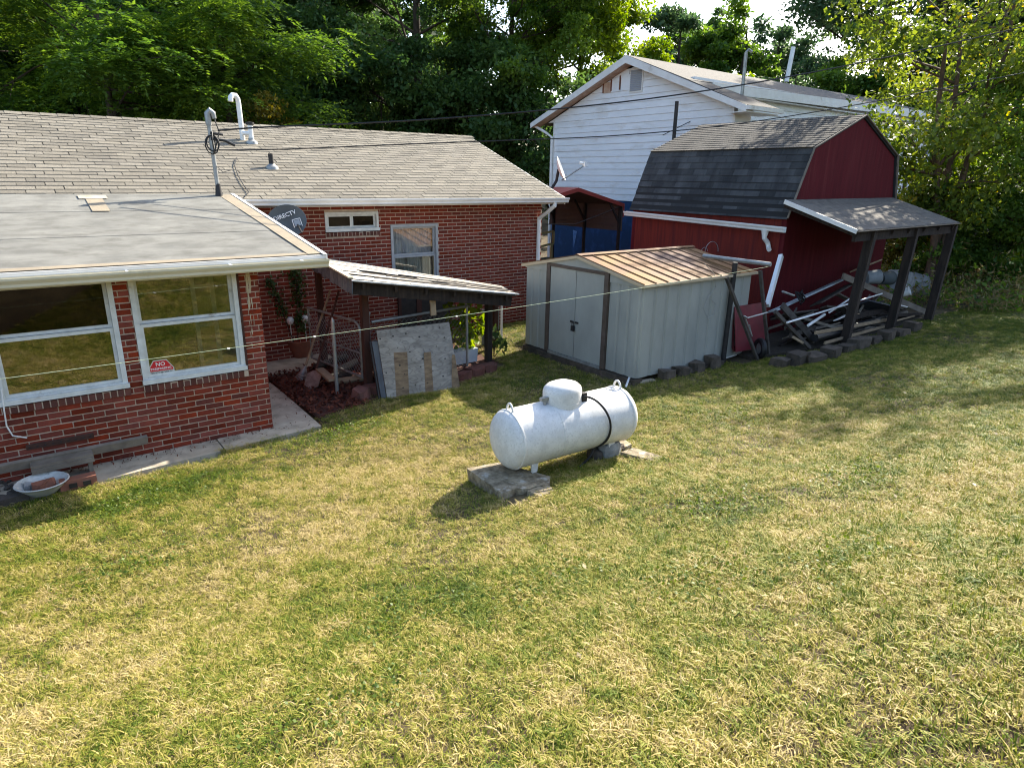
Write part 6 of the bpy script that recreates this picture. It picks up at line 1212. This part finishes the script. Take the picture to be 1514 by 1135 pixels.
for k in range(10):
    rng = np.random.default_rng(200 + k); Vs, Fs, Ts = [], [], []; nbld = 26
    for i in range(nbld):
        a = rng.uniform(0, 6.28); ro = rng.uniform(0, .06); base = np.array([ro * math.cos(a * 3), ro * math.sin(a * 3), -.005]); L_ = rng.uniform(.015, .043) * (1.8 if rng.random() < .05 else 1); w_ = rng.uniform(.0014, .0028)
        flatn = rng.random() < .38; tilt = rng.uniform(.95, 1.45) if flatn else rng.uniform(.1, .8); d = np.array([math.cos(a) * math.sin(tilt), math.sin(a) * math.sin(tilt), math.cos(tilt)]); s = np.array([-math.sin(a), math.cos(a), 0]) * w_
        if flatn: base[2] = rng.uniform(.004, .022)
        mid = base + d * L_ * .55; tip = base + d * L_ + np.array([math.cos(a), math.sin(a), -.9]) * L_ * .16; o = len(Vs)
        Vs += [base - s, base + s, mid + s * .8, mid - s * .8, tip]; Fs += [(o, o + 1, o + 2), (o, o + 2, o + 3), (o + 3, o + 2, o + 4)]; t_ = rng.uniform(.45, 1.15) if flatn else rng.uniform(0, .75); Ts += [t_] * 5
    me = npmesh('grass_tuft', np.array(Vs), np.array(Fs), GMAT, np.array(Ts)); tufts.objects.link(bpy.data.objects.new('grass_tuft', me))
ng = bpy.data.node_groups.new('grass_scatter', 'GeometryNodeTree'); ng.interface.new_socket('Geometry', in_out='INPUT', socket_type='NodeSocketGeometry'); ng.interface.new_socket('Geometry', in_out='OUTPUT', socket_type='NodeSocketGeometry')
N = ng.nodes; gi_ = N.new('NodeGroupInput'); go_ = N.new('NodeGroupOutput'); dp2 = N.new('GeometryNodeDistributePointsOnFaces'); na = N.new('GeometryNodeInputNamedAttribute'); na.data_type = 'FLOAT'; na.inputs['Name'].default_value = 'dens'
ci = N.new('GeometryNodeCollectionInfo'); ci.inputs['Collection'].default_value = tufts; ci.inputs['Separate Children'].default_value = True; ci.inputs['Reset Children'].default_value = True
ip = N.new('GeometryNodeInstanceOnPoints'); ip.inputs['Pick Instance'].default_value = True
rv = N.new('FunctionNodeRandomValue'); rv.data_type = 'FLOAT_VECTOR'; rv.inputs[0].default_value = (-.18, -.18, 0); rv.inputs[1].default_value = (.18, .18, 6.283)
rs = N.new('FunctionNodeRandomValue'); rs.data_type = 'FLOAT'; rs.inputs[2].default_value = .6; rs.inputs[3].default_value = 1.4
lk = ng.links.new; lk(gi_.outputs[0], dp2.inputs['Mesh']); lk(na.outputs[0], dp2.inputs['Density']); lk(dp2.outputs['Points'], ip.inputs['Points']); lk(ci.outputs[0], ip.inputs['Instance']); lk(rv.outputs[0], ip.inputs['Rotation']); lk(rs.outputs[1], ip.inputs['Scale']); lk(ip.outputs[0], go_.inputs[0])
md = grass.modifiers.new('grass_scatter', 'NODES'); md.node_group = ng

def onlawn(r):
    while True:
        x, y = r.uniform(-1, 13), r.uniform(.4, 7.3)
        if ok_grass(x, y): return x, y, flat(x, y) + .03 + abs(r.normal(0, .008))
scatter_stuff('fallen_leaves', 220, onlawn, .04, 'straw', 95, .65, up=2.0)
cv = [(.9, 6.9), (.4, 6.7), (2.9, 7.25), (3.3, 7.5), (1.6, 3.3), (2.6, 2.9), (3.2, 2.2), (4.4, 2.9), (5.6, 2.3), (1.0, 2.6), (.3, 5.4), (6.1, 7.3), (7.0, 4.6), (9.2, 4.3), (3.9, 1.6)]
def onclover(r):
    while True:
        c = cv[r.integers(0, len(cv))]; x, y = c[0] + r.normal(0, .28), c[1] + r.normal(0, .16)
        if ok_grass(x, y): return x, y, flat(x, y) + .025 + abs(r.normal(0, .012))
LM['clover'] = leafmat('leaf_clover', (.05, .10, .014), (.13, .18, .03), trans=.4)
scatter_stuff('clover', 6500, onclover, .022, 'clover', 96, .85, up=1.2)
